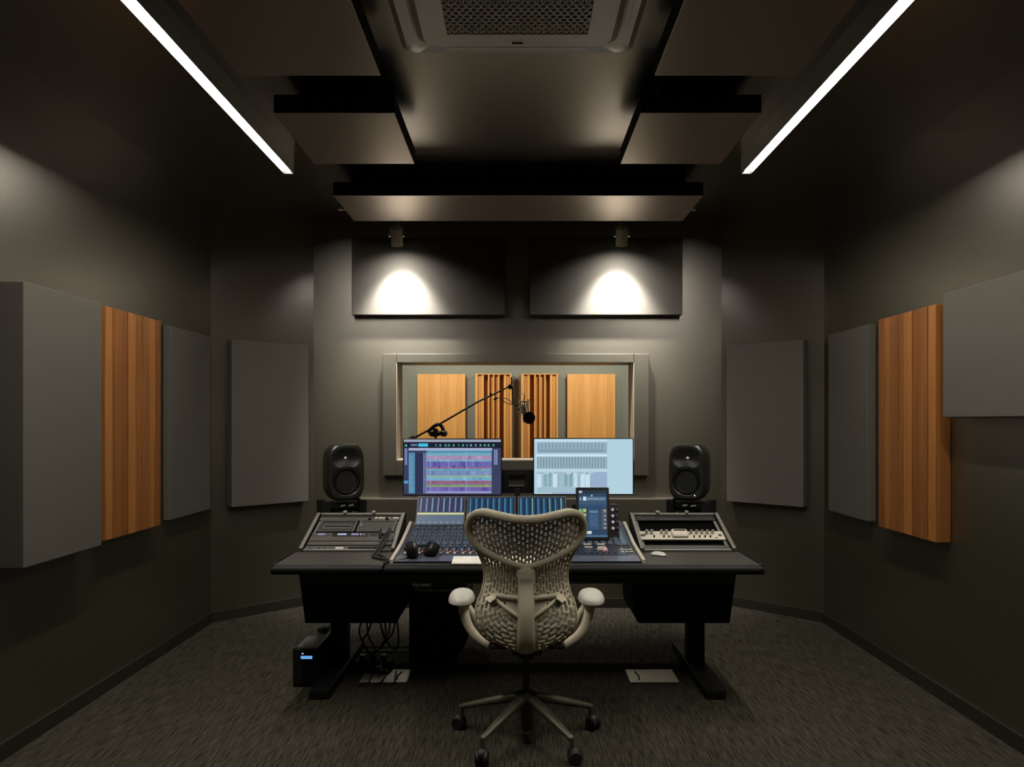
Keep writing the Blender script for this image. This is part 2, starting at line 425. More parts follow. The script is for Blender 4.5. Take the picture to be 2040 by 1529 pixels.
# ceiling cassette air conditioner
ac = thing('air_conditioner', 'square ceiling air conditioner with a honeycomb grille, top centre', 'air conditioner', (0, 2.62, ZC))
def sqring(r_out, r_in, zo, zi, cr_o, cr_i, cy=2.62, n=8):
    def rs(h, r):
        pts = []
        for cx_, cy_, a0 in ((h-r, h-r, 0), (-h+r, h-r, 90), (-h+r, -h+r, 180), (h-r, -h+r, 270)):
            for k in range(n+1):
                a = math.radians(a0 + 90*k/n); pts.append((cx_ + r*math.cos(a), cy + cy_ + r*math.sin(a)))
        return pts
    return rs(r_out, cr_o), rs(r_in, cr_i)
def loft(mb, loops, close=True):
    rings = [[mb.bm.verts.new(Vector((x, y, z))) for x, y in pts] for pts, z in loops]
    n = len(rings[0])
    for a, b in zip(rings, rings[1:]):
        for k in range(n): mb.bm.faces.new([a[k], a[(k+1) % n], b[(k+1) % n], b[k]])
    if close: mb.bm.faces.new(rings[-1])
    return mb
def rsq(h, r, cy=2.62, n=8): return sqring(h, h*.9, 0, 0, r, r)[0]
fr = MB(); loft(fr, [(rsq(.475, .03), ZC), (rsq(.475, .03), 2.975), (rsq(.45, .05), 2.955), (rsq(.40, .07), 2.962), (rsq(.385, .08), 2.985)])
link('frame', fr, 'acwhite', ac)
pn = MB(); loft(pn, [(rsq(.382, .075), 2.99), (rsq(.382, .075), 2.948), (rsq(.370, .07), 2.938)], close=False)
loft(pn, [(rsq(.370, .07), 2.938), (rsq(.275, .004), 2.938), (rsq(.275, .004), 2.965)], close=False)
link('panel', pn, 'acwhite', ac)
gb = MB(); gb.box(-.276, .276, 2.62-.276, 2.62+.276, 2.962, 2.968); link('grille_backing', gb, 'matte', ac)
gr = MB()
g, hw_ = .275, .0016
def clip_bar(mb, px, py, dx, dy):
    ts = []
    lo, hi = -9, 9
    for p, d in ((px, dx), (py, dy)):
        if abs(d) < 1e-9: continue
        a, b = (-g-p)/d, (g-p)/d
        lo, hi = max(lo, min(a, b)), min(hi, max(a, b))
    if hi - lo < .01: return
    q0, q1 = Vector((px+dx*lo, 2.62+py+dy*lo)), Vector((px+dx*hi, 2.62+py+dy*hi))
    n = Vector((-dy, dx)) * hw_
    mb.prism([q0-n, q1-n, q1+n, q0+n], lambda a, b, d: Vector((a, b, d)), 2.940, 2.950)
for k in range(-42, 43):
    o = k * .0268
    a = math.radians(58)
    clip_bar(gr, o, 0, math.cos(a), math.sin(a)); clip_bar(gr, o, 0, math.cos(-a), math.sin(-a))
for k in range(-12, 13):
    clip_bar(gr, 0, k*.0232*1.0, 1, 0)
link('grille', gr, 'acwhite', ac)
lv = MB()
for sg in (-1, 1):
    lv.box(sg*.415-.012, sg*.415+.012, 2.34, 2.90, 2.952, 2.957, .002)
    lv.box(-.28, .28, 2.62+sg*.415-.012, 2.62+sg*.415+.012, 2.952, 2.957, .002)
link('air_vane', lv, 'acwhite', ac)
link('badge', MB().box(-.022, .022, 2.955, 2.962, 2.935, 2.939), 'matte', ac)

# lighting track and two spotlights
YS = 5.45
trk = thing('lighting_track', 'thin ceiling lighting track behind the long cloud carrying two spotlights', 'lighting track', (0, YS, ZC))
tb = MB(); tb.box(-1.31, 1.30, YS-.017, YS+.017, ZC-.018, ZC); link('rail', tb, 'fixture', trk)
for x in (-1.31, 1.30):
    link('end_cap', MB().box(x-.006, x+.006, YS-.019, YS+.019, ZC-.022, ZC), 'fixture', trk)
SPOT_TILT = 24.0
BEAM = [(0, 1.0), (8, .96), (14, .90), (20, .82), (24, .70), (28, .48), (32, .25), (36, .12), (40, .075), (46, .055), (55, .032), (65, .012), (75, .002)]
def beam_profile(ld):
    """intensity of the reflector lamp over the angle from its axis"""
    ld.use_nodes = True; nt = ld.node_tree
    em = next(n for n in nt.nodes if n.type == 'EMISSION')
    tc = nt.nodes.new('ShaderNodeTexCoord'); sx = nt.nodes.new('ShaderNodeSeparateXYZ')
    nt.links.new(tc.outputs['Normal'], sx.inputs[0])
    ab = nt.nodes.new('ShaderNodeMath'); ab.operation = 'ABSOLUTE'; nt.links.new(sx.outputs['Z'], ab.inputs[0])
    ac = nt.nodes.new('ShaderNodeMath'); ac.operation = 'ARCCOSINE'; nt.links.new(ab.outputs[0], ac.inputs[0])
    dv = nt.nodes.new('ShaderNodeMath'); dv.operation = 'MULTIPLY'; dv.inputs[1].default_value = 180/PI/75; nt.links.new(ac.outputs[0], dv.inputs[0])
    r = nt.nodes.new('ShaderNodeValToRGB'); r.color_ramp.interpolation = 'LINEAR'
    el = r.color_ramp.elements
    while len(el) > 1: el.remove(el[-1])
    for i, (a, v) in enumerate(BEAM):
        e = el[0] if i == 0 else el.new(a/75)
        e.position = a/75; e.color = (v, v, v, 1)
    nt.links.new(dv.outputs[0], r.inputs['Fac']); nt.links.new(r.outputs['Color'], em.inputs['Strength'])
def spot(x, side):
    t = thing('spotlight', 'small grey cylinder spotlight lighting the %s upper panel' % side, 'spotlight', (x, YS, ZC-.018), group='spotlights behind the long cloud')
    link('adapter', MB().box(x-.014, x+.030, YS-.016, YS+.016, 2.955, 2.982, .003), 'fixture', t)
    link('stem', MB().cyl((x, YS, 2.855), (x, YS, 2.957), .018, seg=16), 'steel', t)
    yk = MB()
    yk.tube([(x-.048, YS, 2.80), (x-.047, YS, 2.845), (x-.030, YS, 2.862), (x+.030, YS, 2.862), (x+.047, YS, 2.845), (x+.048, YS, 2.80)], .006, seg=8, smooth=4)
    for sg in (-1, 1): yk.cyl((x+sg*.042, YS, 2.795), (x+sg*.058, YS, 2.795), .011, seg=12)
    link('yoke', yk, 'steel', t)
    b = MB(); tilt = Matrix.Translation(Vector((x, YS, 2.795))) @ Matrix.Rotation(math.radians(SPOT_TILT), 4, 'X') @ Matrix.Translation(Vector((-x, -YS, -2.795)))
    b.lathe([(.030, 2.853), (.036, 2.850), (.040, 2.842), (.043, 2.838), (.043, 2.722), (.042, 2.718), (.037, 2.718), (.035, 2.745), (.034, 2.752)], (x, YS, 0), (0, 0, 1), seg=32)
    b.bm.transform(tilt)
    link('lamp_body', b, 'fixture', t)
    ld = bpy.data.lights.new('spot_beam', 'SPOT'); ld.energy = SPOT_W; ld.color = SPOT_C
    ld.spot_size = math.radians(150); ld.spot_blend = 0.3; ld.shadow_soft_size = 0.028
    beam_profile(ld)
    lo = bpy.data.objects.new('spot_beam', ld); COL.objects.link(lo); lo.parent = t
    lo.location = (tilt @ Vector((x, YS, 2.734))) - Vector((x, YS, ZC-.018)); lo.rotation_euler = (math.radians(SPOT_TILT), 0, 0)
spot((790-CX)*YS/F, 'left'); spot((1239-CX)*YS/F, 'right')

# ------------------------------------------------------------------ acoustic panels on the walls
def fpanel(name, label, corner, u, n, w, h, th, z0, mats='fabric'):
    """corner: wall point (x, y); u along the wall, n into the room"""
    mb = MB(); c, u_, n_ = Vector(corner), Vector(u).normalized(), Vector(n).normalized()
    mtx = Matrix(((u_.x, n_.x, 0, c.x), (u_.y, n_.y, 0, c.y), (0, 0, 1, 0), (0, 0, 0, 1)))
    mb.box(0, w, 0.0005, th, z0, z0+h, .007, 2, mtx=mtx)
    return tag(link(name, mb, mats), label, 'acoustic panel', 'grey fabric wall panels')
fpanel('acoustic_panel', 'thick grey fabric panel nearest on the left wall, before the wood panel', (-XW, 3.09), (0, 1), (1, 0), .585, 1.2, .125, .815)
fpanel('acoustic_panel', 'grey fabric panel on the left wall beyond the wood panel, next to the corner', (-XW, 4.56), (0, 1), (1, 0), .60, 1.2, .05, .82)
fpanel('acoustic_panel', 'grey fabric panel on the right wall beyond the wood panel, next to the corner', (XW, 4.51), (0, 1), (-1, 0), .56, 1.2, .06, .82)
fpanel('acoustic_panel', 'half height grey fabric panel on the right wall, nearest, before the wood panel', (XW, 2.41), (0, 1), (-1, 0), 1.2, .60, .115, 1.448)
un = Vector((XW-XF, YF-YK)).normalized()
for sg, side in ((-1, 'left'), (1, 'right')):
    c = Vector((sg*XW, YK)); u = Vector((-sg*un.x, un.y)); n = Vector((-sg*un.y, -un.x))
    p = c + u * .115
    fpanel('acoustic_panel', 'tall grey fabric panel on the angled wall behind the %s speaker' % side, p, u, n, .60, 1.2, .082, .815)
fpanel('acoustic_panel', 'wide fabric panel high on the far wall under the left spotlight', (-1.28, YF), (1, 0), (0, -1), 1.18, .60, .10, 2.252)
fpanel('acoustic_panel', 'wide fabric panel high on the far wall under the right spotlight', (.094, YF), (1, 0), (0, -1), 1.18, .60, .10, 2.252)

def wpanel(label, corner, u, n, w, h, z0, base, depths, mats, group, edge=0.0, gap=.0006, bev=.003):
    mb = MB(); c, u_, n_ = Vector(corner), Vector(u).normalized(), Vector(n).normalized()
    mtx = Matrix(((u_.x, n_.x, 0, c.x), (u_.y, n_.y, 0, c.y), (0, 0, 1, 0), (0, 0, 0, 1)))
    mb.box(0, w, 0.0005, base, z0, z0+h, .002, 1, mtx=mtx)
    tot = sum(a for a, d in depths); x = 0
    for a, d in depths:
        ww = w * a / tot
        if d > base: mb.box(x+gap, x+ww-gap, base-.002, d, z0+edge, z0+h-edge, bev, 2, mtx=mtx)
        x += ww
    if edge:
        mx = max(d for a, d in depths)
        mb.box(0, w, base-.002, mx, z0, z0+edge, .001, 1, mtx=mtx); mb.box(0, w, base-.002, mx, z0+h-edge, z0+h, .001, 1, mtx=mtx)
    return tag(link('wood_diffuser', mb, mats), label, 'wood panel', group)
strips = [(1.0, .078), (1.1, .083), (.9, .079), (1.2, .084), (1.0, .080), (1.1, .085), (.9, .081), (1.0, .084)]
wpanel('orange wood slat panel on the left wall between two grey panels', (-XW, 3.79), (0, 1), (1, 0), .575, 1.2, .82, .06, strips, 'wood', 'wood panels on the side walls')
wpanel('orange wood slat panel on the right wall partly behind the near grey panel', (XW, 3.735), (0, 1), (-1, 0), .58, 1.2, .82, .06, strips, 'wood', 'wood panels on the side walls')
flat = [(1, .072), (1.3, .075), (.8, .071), (1.2, .074), (1, .072), (.9, .076), (1.1, .073), (1, .075), (.6, .072)]
qrd = [(.5, .15), (.55, .12), (.45, .14), (.7, .03), (.28, .15), (.6, .10), (.22, .15), (.6, .10), (.28, .15), (.7, .03), (.45, .14), (.6, .12), (.35, .15)]
wpanel('flat wood panel at the far left seen through the window', (-1.25, BY), (1, 0), (0, -1), .60, 1.2, .82, .05, flat, 'boothwood', 'wood panels in the booth', gap=.0001, bev=.0008)
wpanel('slotted wood diffuser left of the microphone seen through the window', (-.525, BY), (1, 0), (0, -1), .455, 1.2, .82, .02, qrd, 'boothwood', 'wood panels in the booth', edge=.012)
wpanel('slotted wood diffuser behind the microphone seen through the window', (.044, BY), (1, 0), (0, -1), .458, 1.2, .82, .02, qrd, 'boothwood', 'wood panels in the booth', edge=.012)
wpanel('flat wood panel at the far right seen through the window', (.62, BY), (1, 0), (0, -1), .60, 1.2, .82, .05, flat, 'boothwood', 'wood panels in the booth', gap=.0001, bev=.0008)

# ------------------------------------------------------------------ microphone on its stand in the booth
YM = 7.5
def m_(px, py, dy=0): return at(px, py, YM) + Vector((0, dy, 0))
ms = thing('microphone_stand', 'black boom microphone stand seen through the window', 'microphone stand', (m_(868, 857).x, YM, 0))
px_ = m_(868, 857).x
link('pole', MB().cyl((px_, YM, .05), (px_, YM, 1.33), .013, .011), 'black', ms)
bs = MB()
for k in range(3):
    a = 2*PI*k/3 + .3
    bs.tube([(px_, YM, .12), (px_+.32*math.cos(a), YM+.32*math.sin(a), .012)], .012, seg=8)
link('tripod_base', bs, 'black', ms)
link('boom', MB().tube([m_(818, 877), m_(868, 850), m_(950, 802), m_(1016, 770)], [.010, .010, .0095, .007], seg=10), 'black', ms)
link('counterweight', MB().cyl(m_(826, 872.5), m_(812, 880), .028), 'black', ms)
cl = MB()
cl.tube([m_(852, 862), m_(862, 852), m_(872, 846), m_(880, 850), m_(883, 858)], .018, seg=10, smooth=5)
cl.sup(m_(866, 864), .06, .05, .036, 2.4).sup(m_(884, 864), .038, .05, .034, 2.2)
cl.cyl(m_(868, 858, -.05), m_(868, 858, .05), .022)
link('boom_clutch', cl, 'black', ms)
link('clip', MB().tube([m_(977, 789), m_(977, 783)], .010, seg=8).cyl(m_(984, 797), m_(990, 793), .012), 'black', ms)
tp = MB()
tp.sup(m_(1016.5, 771), .028, .02, .026, 2.2).tube([m_(1019, 768), m_(1019, 756)], [.009, .007]).tube([m_(1021, 772), m_(1021, 790), m_(1023, 805), m_(1031, 809)], .008, seg=8, smooth=4)
link('swivel_head', tp, 'black', ms)
link('tip', MB().cyl(m_(1019, 756), m_(1019, 752), .009), 'steel', ms)
link('microphone_cable', MB().tube([m_(985, 796), m_(997, 793), m_(1008, 803), m_(1020, 806), m_(1014, 797), m_(1004, 794), m_(1000, 797)], .004, seg=6, smooth=6), 'browncable', ms)
mi = thing('microphone', 'grey studio microphone in a spidery shock mount with a round black pop filter', 'microphone', m_(1046, 843))
bd = MB(); bd.lathe([(.018, 0), (.024, .006), (.025, .05), (.022, .075), (.022, .17), (.016, .185)], m_(1047, 842), (-.12, 0, 1), seg=20); link('body', bd, 'steel', mi)
sm = MB()
for py in (801, 812, 822):
    c = m_(1043, py); n = 18
    sm.tube([c + Vector((.052*math.cos(2*PI*k/n), .052*math.sin(2*PI*k/n), .004*math.sin(6*PI*k/n))) for k in range(n+1)], .0045, seg=6)
for k in range(8):
    a = 2*PI*k/8
    c0, c1 = m_(1043, 798), m_(1044, 826)
    sm.tube([c0+Vector((.062*math.cos(a), .062*math.sin(a), .012)), c0+Vector((.05*math.cos(a), .05*math.sin(a), -.01)), c1+Vector((.05*math.cos(a+.4), .05*math.sin(a+.4), .0)), c1+Vector((.060*math.cos(a+.4), .060*math.sin(a+.4), -.012))], .0045, seg=6)
    sm.tube([c0+Vector((.06*math.cos(a), .06*math.sin(a), 0)), m_(1045, 812)+Vector((.02*math.cos(a+.6), .02*math.sin(a+.6), 0))], .003, seg=5)
link('shock_mount', sm, 'steel', mi)
pf = MB(); pf.lathe([(.001, -.004), (.060, -.004), (.062, 0), (.060, .004), (.001, .004)], m_(1054, 833, -.09), (.25, -1, 0), seg=32)
link('pop_filter', pf, 'matte', mi)
link('cable', MB().tube([m_(1044, 797), m_(1045, 790), m_(1043, 785), m_(1039, 784)], [.006, .006, .003, .002], seg=6, smooth=5), 'black', mi)

# ------------------------------------------------------------------ desk
desk = thing('studio_desk', 'wide black studio desk with sloped rack bays and two pedestal legs', 'desk', (0, 4.1, 0))
ZD, YD = 0.73, 3.60
top = MB()
outl = [(-1.19, YD+.02), (1.19, YD+.02), (1.185, 3.99), (1.15, 4.02), (1.15, 4.60), (-1.15, 4.60), (-1.15, 4.02), (-1.185, 3.99)]
top.prism(outl, lambda a, b, d: Vector((a, b, d)), ZD-.035, ZD)
link('desktop', top, 'desktop', desk)
ns = MB()
nose = []
for k in range(13):
    a = math.radians(90 + 180*k/12); nose.append((YD+.030 + .030*math.cos(a), ZD-.0245 + .0245*math.sin(a)))
ns.prism(nose + [(YD+.06, ZD-.049), (YD+.06, ZD-.001)], lambda a, b, d: Vector((d, a, b)), -1.197, 1.197)
link('padded_edge', ns, 'deskblack', desk)
for sg in (-1, 1):
    sd = MB()
    poly = [(YD+.01, ZD+.001), (YD+.06, ZD+.008), (4.0, ZD+.004), (4.0, ZD-.05), (YD+.03, ZD-.05), (YD+.004, ZD-.03)]
    sd.prism(poly, lambda a, b, d: Vector((d, a, b)), sg*1.186, sg*1.199)
    link('side_trim', sd, 'deskblack', desk)
ap = MB()
ap.box(-1.13, 1.13, 3.86, 3.90, .589, .696)
ap.box(-1.125, 1.125, 3.852, 3.862, .620, .630).box(-1.125, 1.125, 3.848, 3.862, .589, .601)
link('apron_rail', ap, 'apron', desk)
RY0, RZ0, RY1, RZ1 = 3.985, ZD+.002, 4.36, .876
sl = Vector((0, RY1-RY0, RZ1-RZ0)); SL = sl.length; slu = sl.normalized(); sln = Vector((0, -slu.z, slu.y))
RX = {-1: (-1.150, -.680), 1: (.680, 1.150)}
def rk(x, s, n=0.0): return Vector((x, RY0, RZ0)) + slu * (s*SL) + sln * n
for sg in (-1, 1):
    x0, x1 = RX[sg]
    mtx = Matrix(((1, 0, 0, 0), (0, slu.y, sln.y, RY0), (0, slu.z, sln.z, RZ0), (0, 0, 0, 1)))
    rb = link('rack_bay', MB().box(x0-.002, x1+.002, 0.0, SL*.98, -.030, -.020, mtx=mtx), 'bayshade', desk)  # shallow lining; the shade of a deeper open bay is painted as near-black
    for xa, xb in ((x0-.022, x0-.002), (x1+.002, x1+.022)):
        fb = MB(); fb.prism([(RY0-.012, ZD), (RY1+.02, ZD), (RY1+.03, RZ1+.012), (RY1-.01, RZ1+.016), (RY0-.005, RZ0+.016)], lambda a, b, d: Vector((d, a, b)), xa, xb)
        link('side_panel', fb, 'deskblack', rb)
    rl = MB()
    rl.box(x0, x1, SL*.975, SL*1.02, -.002, .016, .003, mtx=mtx)
    rl.box(x0, x1, -.004, SL*.015, -.004, .012, .003, mtx=mtx)
    for xa, xb in ((x0-.022, x0-.002), (x1+.002, x1+.022)): rl.box(xa, xb, 0, SL*1.0, .012, .0215, .002, mtx=mtx)
    for xa in (x0, x1-.016): rl.box(xa, xa+.016, .0, SL*.97, -.010, -.006, mtx=mtx)
    for q in (.30, .66): rl.cyl((x0+(x1-x0)*q, RY1+.004, RZ1), (x0+(x1-x0)*q, RY1-.012, RZ1+.026), .012, seg=10)
    link('rack_rail', rl, 'rail', rb)
    # under-desk cabinet
    pd = MB()
    xo, xi = sg*1.165, sg*.600
    prof = [(xo, .690), (xo - sg*.042, .362), (xi + sg*.040, .362), (xi + sg*.018, .40), (xi, .66), (xi, .690)]
    pd.prism(prof, lambda a, b, d: Vector((a, d, b)), 3.93, 4.34)
    link('under_cabinet', pd, 'matte', desk)
    lg = MB(); lg.box(sg*1.025-.05, sg*1.025+.05, 4.26, 4.34, .045, .40, .006)
    leg = link('leg', lg, 'deskblack', desk)
    ft = MB(); ft.box(sg*1.02-.052, sg*1.02+.052, 3.81, 4.66, 0.0, .048, .008, 2)
    link('foot', ft, 'deskblack', leg)
bb = MB(); bb.box(-1.10, 1.10, 4.56, 4.59, .50, .69); link('modesty_panel', bb, 'deskblack', desk)

# ------------------------------------------------------------------ rack gear
def gear(name, label, cat, sg, s0, s1, face, xa=0.0, xb=1.0, depth=.05, n0=0.0, group=None):
    x0, x1 = RX[sg]; a, b = x0+(x1-x0)*xa+.001, x0+(x1-x0)*xb-.001
    t = thing(name, label, cat, rk((a+b)/2, (s0+s1)/2, n0), group=group)
    fp = MB(); fp.box(a, b, s0*SL+.0005, s1*SL-.0005, n0-.006, n0+.002, .001, 1, mtx=RM)
    link('faceplate', fp, face, t)
    return t, a, b
RM = mtx
def rbox(mb, x0, x1, s0, s1, n0, n1, bev=0.0): return mb.box(x0, x1, s0*SL, s1*SL, n0, n1, bev, 1, mtx=RM)
def rkn(mb, x, s, n0, r, h, seg=16):
    p = rk(x, s, n0); mb.cyl(p, p + sln*h, r, r*.9, seg=seg); return mb

t, a, b = gear('labelled_blank', 'thin dark grey rack panel with a white label, lowest in the left bay', 'rack panel', -1, .02, .135, 'greyface')
link('white_label', rbox(MB(), a+.165, a+.208, .055, .10, .001, .0035), 'white', t)['label'] = 'white label strip'
for q in (.03, .075, .11): link('screw', rkn(MB(), a+q, .07, .001, .005, .003, 10), 'matte', t)
link('slot', rbox(MB(), a+.235, b-.04, .05, .105, .001, .003), 'matte', t)
t, a, b = gear('rack_blank', 'plain light grey blanking panel, second from the bottom of the left bay', 'rack panel', -1, .165, .255, 'rackgrey')
t, a, b = gear('audio_interface', 'silver and black audio interface with blue and violet lights in the left bay', 'audio interface', -1, .275, .495, 'greyface')
link('silver_face', rbox(MB(), a+.005, a+.10, .40, .48, .001, .005, .001), 'rackgrey', t)
link('glow_light', rbox(MB(), a+.035, a+.075, .415, .455, .0045, .0065), 'ledp', t)
link('black_face', rbox(MB(), a+.115, a+.315, .385, .485, .001, .005, .001), 'black', t)
link('display', rbox(MB(), a+.145, a+.195, .415, .455, .0048, .0065), 'ledblue2', t)
for k, q in enumerate((.222, .236, .250, .272, .288)):
    link('indicator', rbox(MB(), a+q, a+q+(.012 if k < 3 else .006), .412, .46, .0048, .0065), 'ledp' if k != 3 else 'ledblue2', t)
link('window', rbox(MB(), a+.325, a+.365, .40, .48, .001, .004), 'black', t)
link('volume_knob', rkn(MB(), a+.405, .44, .002, .021, .020, 24), 'rackgrey', t)
link('handle', MB().tube([rk(a+.385, .33, .004), rk(a+.385, .33, .03), rk(a+.385, .48, .03), rk(a+.385, .48, .004)], .004, seg=8), 'black', t)
lab = {0: 'dark module with a horizontal slot, left of two square modules in the left bay', 1: 'plain grey framed module, right of two square modules in the left bay'}
for k in (0, 1):
    t, a, b = gear('rack_module', lab[k], 'rack module', -1, .515, .835, 'darkface' if k == 0 else 'greyface', .03 + .48*k, .49 + .48*k, group='square modules in the left bay')
    fm = MB()
    rbox(fm, a, b, .515, .535, .001, .006); rbox(fm, a, b, .815, .835, .001, .006); rbox(fm, a, a+.012, .535, .815, .001, .006); rbox(fm, b-.012, b, .535, .815, .001, .006)
    link('frame', fm, 'greyface' if k == 0 else 'rackgrey', t)
    if k == 0:
        link('slot', rbox(MB(), a+.035, b-.03, .66, .685, .001, .004), 'matte', t)
        link('inner_panel', rbox(MB(), a+.025, b-.022, .60, .75, .001, .003), 'greyface', t)
        link('led', rkn(MB(), a+.005, .66, .005, .004, .003, 10), 'rackgrey', t)
    else:
        link('inner_panel', rbox(MB(), a+.018, b-.018, .55, .80, .001, .003), 'apron', t)
        link('indicator', rbox(MB(), a+.013, a+.019, .68, .74, .004, .0065), 'ledp', t)
t, a, b = gear('patch_panel', 'narrow grey patch strip with pale sockets, topmost in the left bay', 'patch panel', -1, .85, .955, 'greyface')
for k, (q, w_) in enumerate(((.318, .018), (.342, .022), (.366, .012), (.40, .008), (.425, .035))):
    link('socket', rbox(MB(), a+q, a+q+w_, .885, .935, .001, .006), 'cheek', t)
for k in range(2): link('knob', rkn(MB(), a+.292+.1*k, .87, .001, .010, .010), 'matte', t)

t, a, b = gear('rack_blank', 'plain dark grey blanking panel at the bottom of the right bay', 'rack panel', 1, .02, .155, 'greyface')
for q in (.06, .12): link('screw', rkn(MB(), a+q, .09, .001, .004, .003, 10), 'rackgrey', t)
t, a, b = gear('preamplifier', 'cream rack preamplifier with a row of chrome knobs and a raised centre cover', 'preamplifier', 1, .295, .520, 'whiteface', n0=.004)
cv = MB(); rbox(cv, a+.178, a+.268, .33, .515, .004, .026, .008); link('centre_cover', cv, 'whiteface', t)
link('meter_slot', rbox(MB(), a+.190, a+.256, .445, .475, .025, .0275), 'matte', t)
for q in (.040, .068, .122, .150, .288, .318, .348, .378, .408):
    link('knob', rkn(MB(), a+q, .445, .006, .0095, .024, 18), 'steel', t)
for q in (.076, .130, .157, .296, .327, .357, .387):
    link('switch', rkn(MB(), a+q, .35, .006, .0045, .012, 10), 'matte', t)
for q in (.012, .022, .445): link('jack', rkn(MB(), a+q, .40, .006, .010, .004, 14), 'rackgrey', t)
link('badge', rbox(MB(), a+.412, a+.428, .325, .345, .005, .008), 'greyface', t)
t, a, b = gear('patch_panel', 'narrow dark socket strip topmost in the right bay', 'patch panel', 1, .86, .955, 'darkface')
for k, q in enumerate((.03, .075, .095, .12, .335, .36, .385, .41)):
    link('socket', rkn(MB(), a+q, .905, .001, .007, .006, 12), 'rackgrey' if k in (0, 4) else 'greyface', t)
link('label_strip', rbox(MB(), a+.012, a+.05, .92, .945, .001, .004), 'rackgrey', t)

# ------------------------------------------------------------------ mixing console
con = thing('mixing_console', 'wide dark mixing console with knobs, faders and lit meter displays', 'mixing console', (0, 4.0, ZD))
A_, B_, C_, D_ = (3.66, .738), (3.97, .768), (4.30, .830), (4.42, .982)
XC = .610
def seg_pt(p, q, x, s, n=0.0):
    d = Vector((0, q[0]-p[0], q[1]-p[1])); l = d.length; d.normalize(); nn = Vector((0, -d.z, d.y))
    return Vector((x, p[0], p[1])) + d * (s*l) + nn * n
def segM(p, q):
    d = Vector((0, q[0]-p[0], q[1]-p[1])).normalized(); nn = Vector((0, -d.z, d.y))
    return Matrix(((1, 0, 0, 0), (0, d.y, nn.y, p[0]), (0, d.z, nn.z, p[1]), (0, 0, 0, 1))), math.hypot(q[0]-p[0], q[1]-p[1])
MAB, LAB = segM(A_, B_); MBC, LBC = segM(B_, C_); MCD, LCD = segM(C_, D_)
bd = MB()
bd.prism([(A_[0], ZD+.001), A_, B_, C_, (4.46, .836), (4.46, ZD+.001)], lambda a, b, d: Vector((d, a, b)), -XC, XC)
link('chassis', bd, 'console', con)
lp = MB(); lp.box(-XC, XC, .0, .105, .0003, .003, mtx=MAB); link('hand_rest', lp, 'lip', con)
for sg in (-1, 1):
    ck = MB(); xs = sg*(XC+.002)
    ck.prism([(A_[0]-.01, ZD+.001), (A_[0]-.01, A_[1]+.012), (B_[0], B_[1]+.014), (C_[0]+.02, C_[1]+.018), (C_[0]+.10, C_[1]), (4.42, ZD+.001)], lambda a, b, d: Vector((d, a, b)), xs, xs + sg*.017)
    link('side_cheek', ck, 'cheek', con)
MODX = [-.592, -.296, .002]
MW = .290
def rects_screen(name, rects, frame, parent, off=0.00015, wide=1.0):
    """lit screen: rects = (u0, v0, u1, v1, rgb); frame(u, v, n) -> point; first rect is the background"""
    bm = bmesh.new(); cols = []
    for i, (u0, v0, u1, v1, c) in enumerate(rects):
        n = 0.0004 + off * min(i, 6)
        bm.faces.new([bm.verts.new(frame(u, v, n)) for u, v in ((u0, v0), (u1, v0), (u1, v1), (u0, v1))])
        cols.append(srgb(*c))
    inv = ROOTM[parent.name].inverted(); bm.transform(inv)
    me = bpy.data.meshes.new(name); bm.to_mesh(me); bm.free()
    ca = me.color_attributes.new('Col', 'FLOAT_COLOR', 'CORNER')
    for p in me.polygons:
        for li in p.loop_indices: ca.data[li].color = (*cols[p.index], 1)
    me.materials.append(M['screen'])
    o = bpy.data.objects.new(name, me); COL.objects.link(o); o.parent = parent; ROOTM[o.name] = ROOTM[parent.name]
    return o
for mi_, x0 in enumerate(MODX):
    hd = MB()
    hd.box(x0-.002, x0+MW-.004, .0, LCD+.006, -.030, .0, .004, 2, mtx=MCD)
    dm = link('meter_display', hd, 'greyface', con)
    def fr_(u, v, n, x0=x0): return seg_pt(C_, D_, x0+.006 + u*(MW-.018), .03+.94*v, n)
    if mi_ == 0:
        R = [(0, 0, 1, 1, (40, 50, 62))]
        R += [(0, .44, 1, 1, (48, 56, 92))]
        for k in range(8):
            R.append((k/8+.045, .46, k/8+.075, .98, (120, 132, 170))); R.append((k/8+.085, .46, k/8+.12, .98, (30, 34, 60)))
            R.append((k/8+.012, .46, k/8+.03, .98, (34, 40, 74)))
        for k in (2, 4, 7): R.append((k/8+.045, .5, k/8+.07, .96, (110, 160, 180)))
        R.append((0, .345, 1, .42, (205, 208, 160)))
        R.append((0, .0, 1, .33, (86, 104, 124)))
        for k in range(8): R.append((k/8+.01, .02, k/8+.045, .09, (170, 185, 195))); R.append((k/8+.05, .03, k/8+.09, .06, (130, 146, 160)))
    else:
        R = [(0, 0, 1, 1, (14, 44, 74))]
        for k in range(8):
            c = (70, 130, 165) if (mi_ == 1 or k not in (2, 5, 7)) else (120, 165, 150)
            R.append((k/8+.03, .08, k/8+.055, .97, c)); R.append((k/8+.065, .06, k/8+.095, .97, (24, 66, 100)))
            R.append((k/8+.10, .06, k/8+.118, .97, (8, 22, 40)))
        R.append((0, .0, 1, .05, (60, 80, 100)))
    rects_screen('screen', R, fr_, dm)
# post behind the displays
link('display_support', MB().box(-.60, .285, 4.37, 4.40, .80, .86), 'matte', con)
